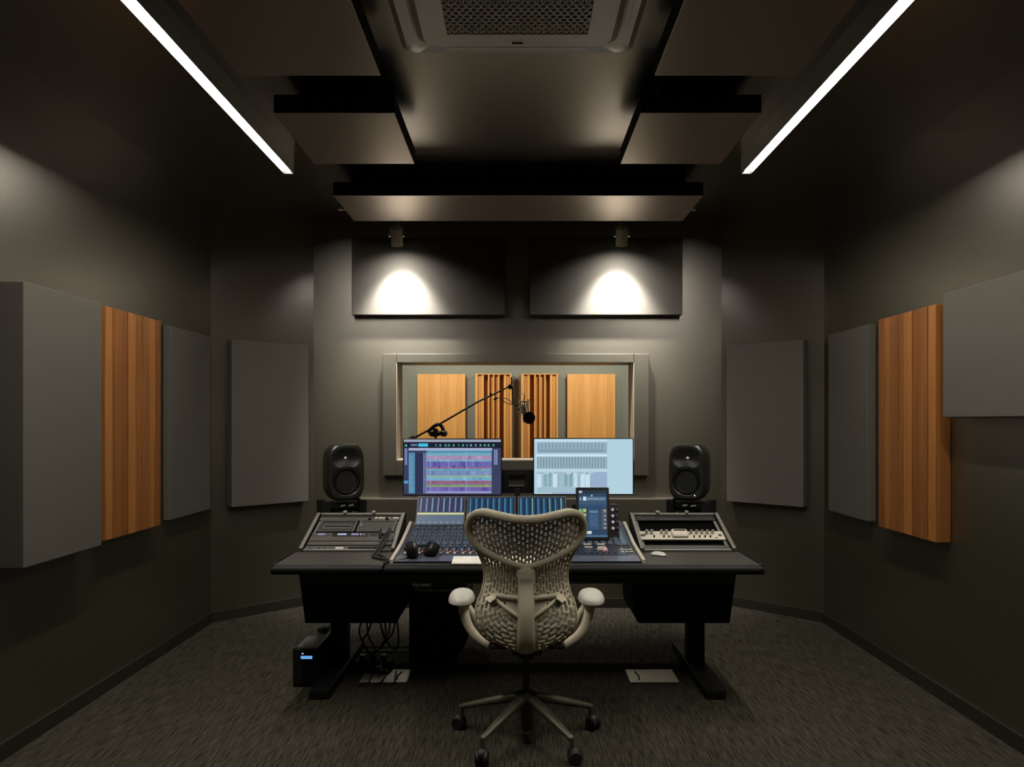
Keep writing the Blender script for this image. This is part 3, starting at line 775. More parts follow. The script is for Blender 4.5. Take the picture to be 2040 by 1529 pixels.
# encoders: the two left-hand channel blocks one by one, the rest as one part
def knob_mesh():
    mb = MB(); mb.lathe([(.0085, 0), (.0085, .004), (.0065, .006), (.006, .014), (.0045, .0155)], (0, 0, 0), (0, 0, 1), seg=12); return mb
def mesh_of(mb, mt, name):
    bmesh.ops.recalc_face_normals(mb.bm, faces=mb.bm.faces)
    me = bpy.data.meshes.new(name); mb.bm.to_mesh(me); mb.bm.free(); me.materials.append(M[mt]); me.shade_smooth(); me.set_sharp_from_angle(angle=.6); return me
KM = mesh_of(knob_mesh(), 'knob', 'encoder_knob')
rotBC = MBC.to_3x3().to_4x4(); rotAB = MAB.to_3x3().to_4x4()
def place(me, name, pt, rot, parent):
    o = bpy.data.objects.new(name, me); COL.objects.link(o); o.parent = parent
    o.matrix_local = ROOTM[parent.name].inverted() @ Matrix.Translation(pt) @ rot
    return o
cb = MB()
rest = MB()
for mi_, x0 in enumerate(MODX + [.300]):
    for k in range(8):
        x = x0 + (k+.5)*MW/8
        # dark channel strips and small keys
        cb.box(x-.0125, x+.0125, LBC*.03, LBC*.70, .0002, .002, mtx=MBC)
        cb.box(x-.008, x+.008, LBC*.78, LBC*.86, .0002, .004, mtx=MBC)
        if mi_ == 3: continue
        for r in range(5):
            s = .20 + r*.165
            if mi_ < 2: place(KM, 'encoder_knob', seg_pt(B_, C_, x, s, .0015), rotBC, con)
            else:
                p = seg_pt(B_, C_, x, s, .0015); d = (MBC.to_3x3() @ Vector((0, 0, 1)))
                rest.tube([p, p+d*.005, p+d*.015], [.0085, .0065, .0055], seg=8)
link('channel_strips', cb, 'knob', con)
ro = link('encoder_knobs', rest, 'knob', con); ro['kind'] = 'stuff'
# fader section
FC = MB(); FC.box(-.006, .006, -.013, .013, 0, .010, .002); FC.box(-.006, .006, -.0015, .0015, .0099, .0106)
FCM = mesh_of(FC, 'white', 'fader_cap')
KW = MB(); KW.box(-.006, .006, -.005, .005, 0, .004, .001); KWM = mesh_of(KW, 'cheek', 'select_key')
KO = MB(); KO.box(-.005, .005, -.012, .012, 0, .0035, .001); KOM = mesh_of(KO, 'orange', 'orange_key')
KG = MB(); KG.box(-.003, .003, -.02, .02, 0, .003, .001); KGM = mesh_of(KG, 'cheek', 'meter_strip')
tr = MB()
for mi_, x0 in enumerate(MODX):
    for k in range(8):
        x = x0 + (k+.5)*MW/8
        tr.box(x-.0025, x+.0025, LAB*.36, LAB*.97, .0002, .0012, mtx=MAB)
        place(FCM, 'fader_cap', seg_pt(A_, B_, x, .43, .001), rotAB, con)
        place(KWM, 'select_key', seg_pt(A_, B_, x, .93, .001), rotAB, con)
        place(KOM, 'orange_key', seg_pt(A_, B_, x+.009, .56, .001), rotAB, con)
        place(KGM, 'level_strip', seg_pt(A_, B_, x-.012, .68, .001), rotAB, con)
link('fader_slots', tr, 'matte', con)
# master section: keys, jog ball, side buttons, upright touch panel with encoder column
ms_ = MB(); ms_.box(.318, .560, LAB*.36, LAB*.80, .0002, .004, .001, mtx=MAB); link('master_pad', ms_, 'console', con)
for cx_ in (.352, .352+.072):
    for s in (.82, 1.0):
        kk = MB(); kk.box(cx_, cx_+.042, LAB*s-.012, LAB*s+.012, .001, .007, .002, mtx=MAB); link('soft_key', kk, 'cheek', con)
for i, (x, s) in enumerate(((.425, .62), (.452, .58))):
    jb = MB(); jb.sup(seg_pt(A_, B_, x, s, .008), .016, .016, .014, 2.0, 20, 12); link('jog_ball' if i == 0 else 'jog_button', jb, 'cheek' if i == 0 else 'pink', con)
for r in range(4):
    for c in range(3):
        kk = MB(); kk.box(.535+c*.022, .551+c*.022, LAB*(.55+r*.14)-.010, LAB*(.55+r*.14)+.010, .001, .005, .001, mtx=MAB); link('function_key', kk, 'cheek' if r < 2 else 'greyface', con)
for k in range(6):
    kk = MB(); kk.cyl(seg_pt(A_, B_, .35+k*.03, .47, .003), seg_pt(A_, B_, .35+k*.03, .47, .010), .006, seg=10); link('button', kk, 'knob', con)
TY0, TZ0 = 4.03, .785
pb = MB(); tb_ = (TY0+.05, TZ0-.03), (TY0+.105, TZ0+.185)
MT, LT = segM(*tb_)
pb.box(.298, .562, 0, LT, -.03, .0, .004, mtx=MT); tower = link('encoder_panel', pb, 'black', con)
for r in range(4):
    for c in range(2):
        kb = MB(); p = seg_pt(*tb_, .528+c*.022, .86-r*.155, 0); nn = (MT.to_3x3() @ Vector((0, 0, 1)))
        kb.tube([p, p+nn*.006, p+nn*.014], [.0085, .0075, .006], seg=14); link('encoder_knob', kb, 'ledpink' if c == 0 else 'knob', tower)
t0 = (TY0, TZ0), (TY0+.06, TZ0+.282)
MT2, LT2 = segM(*t0)
tbm = MB(); tbm.box(.321, .503, 0, LT2, -.014, .0, .005, mtx=MT2); tab = link('touch_panel', tbm, 'black', con)
def ft_(u, v, n): return seg_pt(*t0, .335 + u*.154, .055 + v*.89, n)
R = [(0, 0, 1, 1, (40, 64, 88)), (0, .93, 1, 1, (30, 46, 62)), (.01, .94, .13, .985, (190, 195, 200)), (.0, .69, 1, .87, (58, 84, 110)), (0, .62, 1, .69, (44, 72, 104))]
R += [(.16, .775, .27, .86, (200, 220, 235)), (.04, .78, .10, .84, (130, 150, 170))]
for k in range(9): R.append((.30+k*.075, .785, .345+k*.075, .84, (130, 160, 185)))
R += [(.44, .86, .50, .90, (150, 175, 190)), (.0, .53, .12, .60, (120, 165, 110)), (.15, .53, .26, .60, (175, 195, 95)), (.0, .45, .12, .51, (90, 130, 100)), (.15, .44, .26, .50, (180, 195, 90)), (.02, .30, .26, .41, (60, 96, 100))]
R += [(.34, .16, .72, .60, (52, 80, 108)), (.38, .52, .68, .555, (110, 150, 175)), (.38, .22, .66, .48, (70, 92, 124)), (.78, .16, 1, .60, (70, 78, 92)), (.86, .55, .98, .59, (150, 150, 130))]
for k in range(5): R.append((.88, .18+k*.085, .96, .215+k*.085, (165, 165, 170)))
R += [(.24, .07, .44, .13, (200, 215, 220)), (0, .0, 1, .05, (62, 100, 128))]
rects_screen('screen', R, ft_, tab)

# ------------------------------------------------------------------ things lying on the desk
kb_ = thing('keyboard', 'slim white computer keyboard in front of the console behind the chair', 'keyboard', (-.10, 3.67, ZD))
KX0, KX1 = -.322, .085
kbm = MB(); MK, _ = segM((3.618, ZD+.002), (3.735, ZD+.016))
kbm.box(KX0, KX1, 0, .115, 0, .007, .003, mtx=MK); link('case', kbm, 'keywhite', kb_)
for r in range(5):
    rowm = MB()
    for c in range(18):
        rowm.box(KX0+.006+c*.0220, KX0+.025+c*.0220, .007+r*.0210, .025+r*.0210, .0065, .0095, .001, 1, mtx=MK)
    link('key_row', rowm, 'keywhite', kb_)
mo = thing('computer_mouse', 'white computer mouse on the right end of the desk', 'mouse', (.735, 3.87, ZD+.001))
mm = MB(); mm.sup((0, 0, 0),   .024, .043, .021, 2.3, 28, 16, zmin=0.004, mtx=Matrix.Rotation(math.radians(52), 4, 'Z'))
link('shell', mm, 'white', mo, local=True)
link('base', MB().sup((0, 0, .003), .023, .042, .003, 3, 24, 6, mtx=Matrix.Rotation(math.radians(52), 4, 'Z')), 'matte', mo, local=True)

# headphones, lying at the left of the console
hp = thing('headphones', 'black headphones lying on the left end of the console with a cable over the desk', 'headphones', (-.53, 3.76, ZD+.02))
def cup(c, ax):
    mb = MB(); ax = Vector(ax).normalized()
    mb.lathe([(.012, -.028), (.034, -.026), (.042, -.016), (.044, 0), (.040, .010), (.030, .013), (.020, .006)], c, ax, seg=26, sx=1.0)
    return mb
ec = link('ear_cup', cup((-.530, 3.72, .786), (1, .25, .1)), 'matte', hp)
link('ear_pad', MB().lathe([(.022, .010), (.040, .008), (.043, .018), (.036, .028), (.024, .024)], (-.530, 3.72, .786), (1, .25, .1), seg=26), 'black', ec)
ec2 = link('ear_cup', cup((-.435, 3.765, .778), (-1, -.35, .75)), 'matte', hp)
link('ear_pad', MB().lathe([(.022, .010), (.040, .008), (.043, .018), (.036, .028), (.024, .024)], (-.435, 3.765, .778), (-1, -.35, .75), seg=26), 'black', ec2)
hb_ = MB(); hb_.tube([(-.558, 3.72, .786), (-.562, 3.75, .790), (-.545, 3.81, .785), (-.49, 3.85, .785), (-.43, 3.84, .787), (-.405, 3.80, .785), (-.41, 3.77, .778)], .011, seg=10, smooth=6, flat=.5)
link('headband', hb_, 'matte', hp)
link('red_ring', MB().lathe([(.020, -.0295), (.022, -.0295), (.022, -.026), (.020, -.026)], (-.435, 3.765, .778), (-1, -.35, .75), seg=20, caps=False), 'magenta', hp)
cbm = MB()
cbm.tube([(-.55, 3.71, .745), (-.60, 3.68, .738), (-.66, 3.72, .738), (-.74, 3.80, .738), (-.745, 3.90, .745), (-.735, 3.99, .775), (-.72, 4.08, .81), (-.705, 4.11, .835), (-.70, 4.05, .815), (-.715, 3.97, .775), (-.725, 3.88, .742), (-.68, 3.79, .738), (-.64, 3.69, .738), (-.655, 3.615, .737), (-.665, 3.595, .712)], .0068, seg=8, smooth=8)
link('cable', cbm, 'cable', hp)

# ------------------------------------------------------------------ computer monitors on a shared mount
YMN = 4.58
mnt = thing('monitor_mount', 'black dual monitor mount between the two screens', 'monitor stand', (0, YMN+.03, ZD))
mb = MB(); mb.box(-.017, .017, YMN+.005, YMN+.035, ZD, 1.02, .003); link('post', mb, 'black', mnt)
mb = MB()
mb.box(-.135, -.055, YMN+.0125, YMN+.04, .985, 1.11, .006).box(.045, .135, YMN+.0125, YMN+.04, .985, 1.11, .006)
mb.box(-.06, .05, YMN+.0125, YMN+.04, .985, 1.028, .006).box(-.06, .05, YMN+.0125, YMN+.04, 1.092, 1.112, .004)
link('bracket', mb, 'matte', mnt)
link('cross_arm', MB().box(-.40, .42, YMN+.0362, YMN+.058, 1.08, 1.13, .005), 'black', mnt)
link('tray', MB().box(-.052, .042, YMN+.004, YMN+.03, 1.026, 1.034, .002), 'rackgrey', mnt)
link('base_clamp', MB().box(-.05, .05, 4.50, 4.60, ZD, ZD+.02, .004), 'black', mnt)
def monitor(pxa, pxb, pya, pyb, label, rects):
    a, b = at(pxa, pyb, YMN), at(pxb, pya, YMN)
    t = thing('computer_monitor', label, 'monitor', ((a.x+b.x)/2, YMN, a.z), group='monitors above the console')
    m1 = MB(); m1.box(a.x, b.x, YMN-.012, YMN+.012, a.z, b.z, .004); m1.box(a.x+.12, b.x-.12, YMN+.01, YMN+.035, a.z+.06, b.z-.06, .01)
    link('case', m1, 'black', t)
    e = .0065
    def fr_(u, v, n): return Vector((a.x+e + u*(b.x-a.x-2*e), YMN-.012-n, a.z+e*1.3 + v*(b.z-a.z-2.3*e)))
    rects_screen('screen', rects, fr_, t)
# left: multitrack session window
R = [(0, 0, 1, 1, (52, 60, 92)), (0, .955, 1, 1, (150, 160, 180)), (0, .845, 1, .955, (16, 20, 44))]
for k in range(14):
    u = .33 + k*.045 + random.uniform(-.008, .008)
    R.append((u, .875, u+random.uniform(.008, .022), .915, random.choice([(70, 170, 130), (60, 150, 120), (110, 150, 170), (50, 190, 140)])))
R += [(.15, .87, .25, .93, (60, 190, 220)), (.07, .88, .14, .92, (90, 110, 150)), (.01, .87, .035, .91, (60, 170, 140))]
R += [(.01, .54, .035, .84, (110, 125, 175)), (.0, .20, .045, .25, (80, 150, 200)), (.05, .80, .91, .845, (165, 172, 205))]
R += [(.05, .02, .115, .76, (82, 132, 165)), (.115, .02, .20, .76, (40, 46, 78)), (.20, .02, .235, .76, (112, 122, 168)), (.214, .02, .222, .76, (30, 34, 60))]
for k in range(24): R.append((.055, .05+k*.029, .055+random.uniform(.02, .055), .062+k*.029, (120, 180, 195)))
rows = [(.755, .80, (60, 150, 185)), (.70, .755, (105, 165, 190)), (.635, .70, (168, 130, 178)), (.60, .635, (100, 165, 195)), (.50, .60, (98, 92, 180)), (.472, .50, (150, 90, 140)), (.43, .472, (90, 160, 185)), (.345, .43, (110, 135, 190)), (.315, .345, (140, 180, 140)), (.25, .315, (100, 170, 205)), (.20, .25, (155, 85, 125)), (.165, .20, (120, 120, 130)), (.135, .165, (135, 165, 95)), (.06, .135, (100, 84, 180)), (.02, .06, (140, 142, 200))]
rows = [(v0, v1, tuple(round(.78*q + .22*sum(c)/3) for q in c)) for v0, v1, c in rows]
for v0, v1, c in rows: R.append((.235, v0, .905, v1, c))
for v0, v1, c in rows[2:14]:
    for k in range(9):
        u = .26 + random.random()*.6
        d = random.choice((-22, 16, -14))
        R.append((u, v0+.004, u+random.uniform(.01, .05), v1-.004, tuple(max(0, min(255, q+d)) for q in c)))
for u in (.46, .64, .27): R.append((u, .03, u+.006, .78, (150, 175, 215)))
for u in (.35, .50, .61): R.append((u, .475, u+.03, .53, (88, 70, 130)))
R += [(.93, .54, .945, .82, (130, 138, 180)), (.95, .54, .965, .82, (130, 138, 180))]
monitor(803, 1000, 874, 988, 'left computer monitor showing colourful recording tracks', R)
# right: pale mixer window
R = [(0, 0, 1, 1, (176, 208, 222)), (.0, .96, .74, 1, (196, 222, 234)), (.03, .74, .74, .94, (146, 172, 188)), (.025, .68, .74, .72, (205, 228, 240)), (.03, .46, .74, .68, (142, 168, 182)), (.025, .41, .74, .45, (190, 212, 225)), (.03, .02, .74, .40, (158, 186, 200)), (.57, .06, .74, .40, (146, 164, 196)), (.18, .0, .57, .055, (150, 166, 198))]
for k in range(19):
    u = .04 + k*.036
    R.append((u, .76, u+.010, .93, (118, 146, 164))); R.append((u+.018, .775, u+.03, .795, (90, 112, 130)))
for k in range(24):
    u = .035 + k*.0292
    R.append((u, .48, u+.007, .66, (108, 132, 146))); R.append((u+.012, .48, u+.018, .66, (160, 186, 198)))
for u in (.10, .15, .31, .36): R += [(u, .14, u+.012, .36, (92, 140, 150)), (u+.016, .14, u+.028, .36, (110, 156, 160))]
for u in (.03, .19, .40, .47, .52): R.append((u, .12, u+.045, .36, (200, 224, 234)))
for u in (.10, .33, .50): R.append((u, .365, u+.10, .39, (204, 226, 236)))
for u in (.15, .37, .52): R.append((u, .355, u+.03, .385, (110, 126, 136)))
for u in (.24, .44): R.append((u, .14, u+.01, .34, (120, 150, 168)))
monitor(1062, 1262, 873, 987, 'right computer monitor showing a pale mixer window', R)

# ------------------------------------------------------------------ studio speakers on mounts
def sgn_pow(x, p): return math.copysign(abs(x) ** p, x)
def speaker_parts(t, led):
    a, hgt, dep, n = .111, .170, .215, 3.8
    def outline(th, k=1.0): return a*k*sgn_pow(math.cos(th), 2/n), hgt*k*sgn_pow(math.sin(th), 2/n)
    NT = 72
    # shell: rings from the front edge to the rear
    sh = MB(); prev = None
    prof = [(0.90, 0.0), (.96, .006), (.995, .02), (1.0, .05), (.985, .11), (.93, .165), (.82, .198), (.6, .214), (.3, .2155), (.0, .216)]
    rings = []
    for k, y in prof:
        rings.append([sh.bm.verts.new(Vector((outline(2*PI*i/NT, max(k, .001))[0], y, hgt*1.0 + outline(2*PI*i/NT, max(k, .001))[1]))) for i in range(NT)])
    for r0, r1 in zip(rings, rings[1:]):
        for i in range(NT): sh.bm.faces.new([r0[i], r0[(i+1) % NT], r1[(i+1) % NT], r1[i]])
    link('shell', sh, 'spk', t, local=True, angle=50)
    # front baffle as a height field: waveguide dish above, recess for the cone below
    zt, zw = .082, -.052
    def depth(x, z):
        e = math.hypot(x/.088, (z-zt)/.062)
        d = 0.0
        if e < 1: d = .028 * (1 - e**1.6)
        r = math.hypot(x, z-zw)
        if r < .086: d = max(d, .014 * min(1, (.086-r)/.006))
        return d
    bf = MB(); NR = 44; rings = []
    for j in range(NR+1):
        k = .9 * (j/NR)
        rings.append([])
        for i in range(NT):
            x, z = outline(2*PI*i/NT, max(k, .002)); rings[-1].append(bf.bm.verts.new(Vector((x, depth(x, z), hgt + z))))
    for r0, r1 in zip(rings, rings[1:]):
        for i in range(NT): bf.bm.faces.new([r0[i], r0[(i+1) % NT], r1[(i+1) % NT], r1[i]])
    bf.bm.faces.new(rings[0])
    link('baffle', bf, 'spk', t, local=True, angle=60)
    wo = MB(); wo.lathe([(.081, .002), (.079, -.006), (.073, -.008), (.066, -.003), (.062, .001), (.028, .014), (.024, .012), (.015, .004), (.001, .001)], (0, .012, hgt+zw), (0, 1, 0), seg=40, caps=False)
    link('woofer', wo, 'driver', t, local=True)
    tw = MB(); tw.lathe([(.016, .004), (.013, .0), (.011, -.002), (.007, -.006), (.001, -.0085)], (0, .027, hgt+zt), (0, 1, 0), seg=24, caps=False)
    link('tweeter', tw, 'steel', t, local=True)
    if led: link('power_light', MB().sup((.052, -.001, .035), .004, .003, .004, 2, 12, 8), 'ledw', t, local=True)
def mount(sg, x, y, z, rz, side):
    t = thing('speaker_mount', 'black speaker mount with isolation blocks under the %s speaker' % side, 'speaker stand', (x, y, ZD), rotz=rz, group='speaker mounts behind the rack bays')
    zz = z - ZD
    link('base_plate', MB().box(-.06, .06, -.05, .05, 0, .010, .003), 'black', t, local=True)
    link('post', MB().cyl((0, .0, .009), (0, .0, zz-.07), .026), 'matte', t, local=True)
    link('post_collar', MB().lathe([(.030, zz-.10), (.034, zz-.095), (.034, zz-.07), (.030, zz-.066)], (0, 0, 0), (0, 0, 1)), 'matte', t, local=True)
    link('cradle', MB().box(-.105, .105, -.07, .09, zz-.050, zz-.014, .006), 'matte', t, local=True)
    link('clamp_arm', MB().box(-.065, .05, -.055, .055, zz-.085, zz-.048, .008), 'matte', t, local=True)
    for q in (-1, 1):
        for w_ in (-.055, .065): link('isolation_block', MB().box(q*.108-.022, q*.108+.022, w_-.028, w_+.028, zz-.082, zz-.001, .004), 'matte', t, local=True)
    for q in (-.03, .02): link('adjuster', MB().cyl((q, -.075, zz-.034), (q+.03, -.075, zz-.028), .007, seg=10), 'steel', t, local=True)
YSP = 4.50
for sg, pxc, side in ((-1, 681, 'left'), (1, 1377, 'right')):
    x = (pxc-CX)*YSP/F; rz = -sg*math.radians(29); z = .957
    mount(sg, x, YSP, z, rz, side)
    d = Vector((math.sin(rz), -math.cos(rz)))
    t = thing('studio_speaker', 'rounded dark studio speaker to the %s of the screens' % side + (', its small power light on' if sg > 0 else ', standing before the plain wall'), 'speaker', (x + d.x*.108, YSP + d.y*.108, z), rotz=rz, group='studio speakers')
    speaker_parts(t, sg > 0)

# ------------------------------------------------------------------ under the desk
sub = thing('subwoofer', 'big black subwoofer with a rounded lower corner under the desk', 'subwoofer', (-.46, 4.5, 0))
SX0, SX1, SZ = -.633, -.285, .434
poly = [(SX0, 0.012), (SX0+.10, 0.012)]
for k in range(13):
    a = math.radians(-90 + 90*k/12); poly.append((SX1-.20+.20*math.cos(a), .212+.20*math.sin(a)))
poly += [(SX1, SZ), (SX0, SZ)]
mb = MB(); mb.prism(poly, lambda a, b, d: Vector((a, d, b)), 4.34, 4.72); link('cabinet', mb, 'matte', sub)
mb = MB(); mb.box(SX0+.03, SX1-.0, 4.345, 4.355, SZ-.004, SZ+.012, .002); mb.box(SX0+.03, SX0+.042, 4.35, 4.70, SZ-.002, SZ+.012, .002).box(SX1-.012, SX1, 4.35, 4.70, SZ-.002, SZ+.012, .002); link('top_rim', mb, 'subtop', sub)
mb = MB(); mb.sup((-.42, 4.52, SZ-.002), .115, .115, .05, 2.0, 32, 14, zmin=0.0); link('driver_dome', mb, 'subtop', sub)
mb = MB()
for x in (SX0+.03, SX0+.14): 
    for y in (4.37, 4.69): mb.cyl((x, y, 0), (x, y, .014), .014, seg=12)
link('feet', mb, 'rubber', sub)
ups = thing('power_supply', 'black power supply box with a blue display on the floor by the left desk leg', 'power supply', (-1.14, 4.2, 0))
mb = MB(); mb.box(-1.212, -1.078, 4.0, 4.38, .006, .208, .006); link('case', mb, 'black', ups)
mb = MB(); mb.box(-1.206, -1.084, 3.992, 4.002, .012, .202, .004); link('front_panel', mb, 'matte', ups)
link('top_panel', MB().box(-1.195, -1.095, 4.02, 4.22, .2075, .211, .002), 'greyface', ups)
link('display', MB().box(-1.164, -1.103, 3.9905, 3.993, .153, .169), 'ledb', ups)
link('status_light', MB().box(-1.160, -1.150, 3.9905, 3.993, .178, .185), 'ledblue2', ups)
link('plug', MB().box(-1.16, -1.10, 4.30, 4.36, .207, .235, .005), 'rubber', ups)
for sg, xa, xb, l in ((-1, -.865, -.605, 'grey metal floor box lid under the left side of the desk, crossed by cables'), (1, .615, .885, 'grey metal floor box lid under the right side of the desk')):
    t = thing('floor_box', l, 'floor box', ((xa+xb)/2, 4.15, 0), group='floor boxes under the desk')
    mb = MB(); mb.box(xa, xb, 4.055, 4.265, 0.0003, .006, .002); link('lid', mb, 'plate', t)
    link('lid_catch', MB().tube([(xa+.05 if sg > 0 else xb-.05, 4.22, .007), (xa+.062 if sg > 0 else xb-.066, 4.15, .008), (xa+.056 if sg > 0 else xb-.06, 4.09, .007)], .0045, seg=6), 'matte', t)
# cables hanging below the left cabinet
def u_(px, py, Y): return at(px, py, Y)
CB = [
    [u_(720, 1238, 4.2), u_(716, 1262, 4.2), u_(728, 1290, 4.25), u_(742, 1312, 4.3), u_(752, 1336, 4.28)],
    [u_(731, 1240, 4.25), u_(734, 1268, 4.25), u_(746, 1295, 4.25), u_(735, 1320, 4.2), u_(712, 1345, 4.15)],
    [u_(741, 1240, 4.2), u_(732, 1262, 4.2), u_(722, 1280, 4.25), u_(735, 1300, 4.3), u_(757, 1318, 4.25), u_(760, 1340, 4.15)],
    [u_(757, 1240, 4.3), u_(762, 1262, 4.3), u_(766, 1280, 4.3), u_(748, 1298, 4.3), u_(725, 1310, 4.3)],
    [u_(767, 1240, 4.3), u_(768, 1268, 4.3), u_(758, 1290, 4.28), u_(740, 1305, 4.25), u_(716, 1330, 4.15)],
    [u_(778, 1240, 4.3), u_(774, 1262, 4.3), u_(764, 1284, 4.3), u_(746, 1300, 4.3), u_(722, 1326, 4.18)],
    [u_(787, 1240, 4.3), u_(782, 1262, 4.3), u_(770, 1278, 4.3), u_(752, 1297, 4.3), u_(730, 1318, 4.2)],
    [u_(791, 1238, 4.25), u_(794, 1270, 4.25), u_(792, 1290, 4.25), u_(786, 1295, 4.25), u_(776, 1286, 4.25), u_(768, 1274, 4.25), u_(762, 1258, 4.25), u_(757, 1240, 4.25)],
    [u_(700, 1252, 4.6), u_(740, 1262, 4.6), u_(772, 1263, 4.6), u_(812, 1260, 4.6)],
    [u_(700, 1268, 4.7), u_(745, 1264, 4.7), u_(790, 1278, 4.7), u_(815, 1278, 4.7)],
    [u_(744, 1338, 4.17), u_(738, 1350, 4.1), u_(734, 1364, 4.03), u_(715, 1368, 4.0)],
    [u_(768, 1344, 4.14), u_(763, 1354, 4.08), u_(758, 1364, 4.03), u_(742, 1370, 4.0)],
    [u_(789, 1338, 4.22), u_(787, 1352, 4.1), u_(786, 1363, 4.04), u_(775, 1369, 4.0)],
]
for i, pts in enumerate(CB):
    pts = [Vector((p.x, p.y, max(p.z, .012))) for p in pts]
    if i >= 8:
        pts = [Vector((p.x, p.y, .006 if i < 10 else .0115)) for p in pts]
        if i < 10: pts = [Vector((p.x, 1.43*F/((840-0)*0+ (H*F/p.y)) , .006)) for p in pts]
    o = link('cable', MB().tube(pts, .0055 if i < 8 else .005, seg=7, smooth=6), 'cable' if i % 3 else 'browncable')
    if i < 7: tag(o, 'black cable hanging in the tangle below the left desk cabinet', 'cable', 'cables hanging below the desk')
    elif i == 7: tag(o, 'black cable hanging in a wide loop at the right end of the tangle', 'cable', 'cables hanging below the desk')
    elif i < 10: tag(o, 'cable lying along the carpet behind the tangle under the desk', 'cable', 'cables on the carpet')
    else: tag(o, 'short cable crossing the left floor box lid', 'cable', 'cables crossing the floor box')
ps = thing('power_strip', 'small black power block among the cables under the desk', 'power strip', (-.80, 4.3, 0))
link('body', MB().box(-.93, -.72, 4.26, 4.32, 0.0, .05, .006), 'matte', ps)
for k in range(3): link('plug', MB().box(-.91+k*.06, -.875+k*.06, 4.265, 4.305, .048, .085, .005), 'rubber', ps)
ad = thing('power_adapter', 'black power adapter plugged in over the left floor box lid', 'power adapter', (-.79, 4.2, .006))
link('body', MB().box(-.835, -.725, 4.185, 4.225, .0065, .020, .003), 'matte', ad)
link('plug', MB().box(-.80, -.765, 4.19, 4.22, .019, .045, .004), 'rubber', ad)

# ------------------------------------------------------------------ office chair
XH, YH = .040, 3.36
chair = thing('office_chair', 'cream office chair with a perforated back seen from behind', 'chair', (XH, YH, 0))
SC = 473.0
def zpx(py): return H - (py-CY)/SC
HWT = [(1305, .03), (1299, 55/SC), (1288, 76/SC), (1271, 93/SC), (1258, 99/SC), (1245, 103/SC), (1225, 103/SC), (1205, 99/SC), (1186, 91/SC), (1166, 86.5/SC), (1147, 86/SC), (1125, 90.5/SC), (1101, 100/SC), (1082, 112/SC), (1062, 119/SC), (1047, 121/SC), (1029, 118/SC), (1015, 108/SC), (1005, 100/SC)]
HWZ = [(zpx(p), h) for p, h in HWT]
def interp(tab, z):
    if z <= tab[0][0]: return tab[0][1]
    for (z0, h0), (z1, h1) in zip(tab, tab[1:]):
        if z <= z1:
            t_ = (z-z0)/(z1-z0); return h0 + (h1-h0)*t_
    return tab[-1][1]
def hw(z): return interp(HWZ, z)
PROF = [(.42, 3.215), (.46, 3.165), (.50, 3.135), (.56, 3.115), (.62, 3.115), (.68, 3.130), (.74, 3.138), (.80, 3.130), (.88, 3.105), (.96, 3.070), (1.04, 3.030), (1.10, 3.0)]
XB = .036
def sheetY(x, z):
    h = max(hw(min(max(z, .47), 1.05)), .1); u = abs(x)/h
    return interp(PROF, z) + .065*min(u, 1.15)**2 + (.03*u**2 if z > .9 else 0) * min(1, max(0, (z-.9)/.1))
def S(x, z, off=0.0): return Vector((XB + x, sheetY(x, z) - off, z))
def ztop(u):
    t_ = min(abs(u)/.85, 1.0); return zpx(1031 - 10*(0.5-0.5*math.cos(PI*t_)))
ZJ = zpx(1200)
sh = MB(); bm = sh.bm
NC = 25            # slot columns
us = []
for c in range(NC):
    w0 = -0.93 + 1.86*c/NC; w1 = -0.93 + 1.86*(c+1)/NC
    us += [w0, w0 + (w1-w0)*.60]
us = [-1.0] + us + [.93, 1.0]
NR_ = 100
grid = []
for r in range(NR_+1):
    t_ = r/NR_
    row = []
    for u in us:
        z = ZJ + (zpx(1031) - ZJ) * t_
        z += (ztop(u) - zpx(1031)) * max(0, (t_-.55)/.45)**1.5
        row.append(bm.verts.new(S(u*hw(z), z)))
    grid.append(row)
def hole_upper(c, r):
    # c: index into us cells
    k = c - 1
    if c == 0 or c >= len(us)-2 or k % 2 == 0: return False
    col = k // 2
    if col in (0, NC-1): return (r % 6) in (1, 2)
    t_ = r/NR_
    if t_ > .95: return False
    if t_ < .46:
        per, gap = 13, 2
        um = (us[c]+us[c+1])/2
        if abs(um) < .16: return False
        if t_ < .12: per, gap = 6, 3
    else: per, gap = 7, 3
    return ((r + (per//2 if col % 2 else 0) + (col*3 % 4)) % per) >= gap
for r in range(NR_):
    for c in range(len(us)-1):
        if not hole_upper(c, r): bm.faces.new([grid[r][c], grid[r][c+1], grid[r+1][c+1], grid[r+1][c]])
# lower bowl in polar layout
NA, NRG = 96, 11
ss = [0.0]
for k in range(NRG): ss += [ (k+.62)/NRG*.97, (k+1)/NRG*.97 ]
ss += [1.0]
def outl(a):
    """radius of the lower outline along direction a (a from pi to 2pi), from (0, ZJ)"""
    lo, hi = 0.0, .35
    for _ in range(30):
        m = (lo+hi)/2; x, z = abs(m*math.cos(a)), ZJ + m*math.sin(a)
        inside = z > zpx(1307) and x < hw(z) and not (z < zpx(1305) and x > .03)
        if inside: lo = m
        else: hi = m
    return lo
AN = [PI + PI*i/NA for i in range(NA+1)]
OU = [outl(a) for a in AN]
OU = [ (OU[max(i-1,0)] + OU[i]*2 + OU[min(i+1,NA)])/4 for i in range(NA+1)]
pg = [[bm.verts.new(S(s*OU[i]*math.cos(AN[i]), ZJ + s*OU[i]*math.sin(AN[i]))) for s in ss] for i in range(NA+1)]
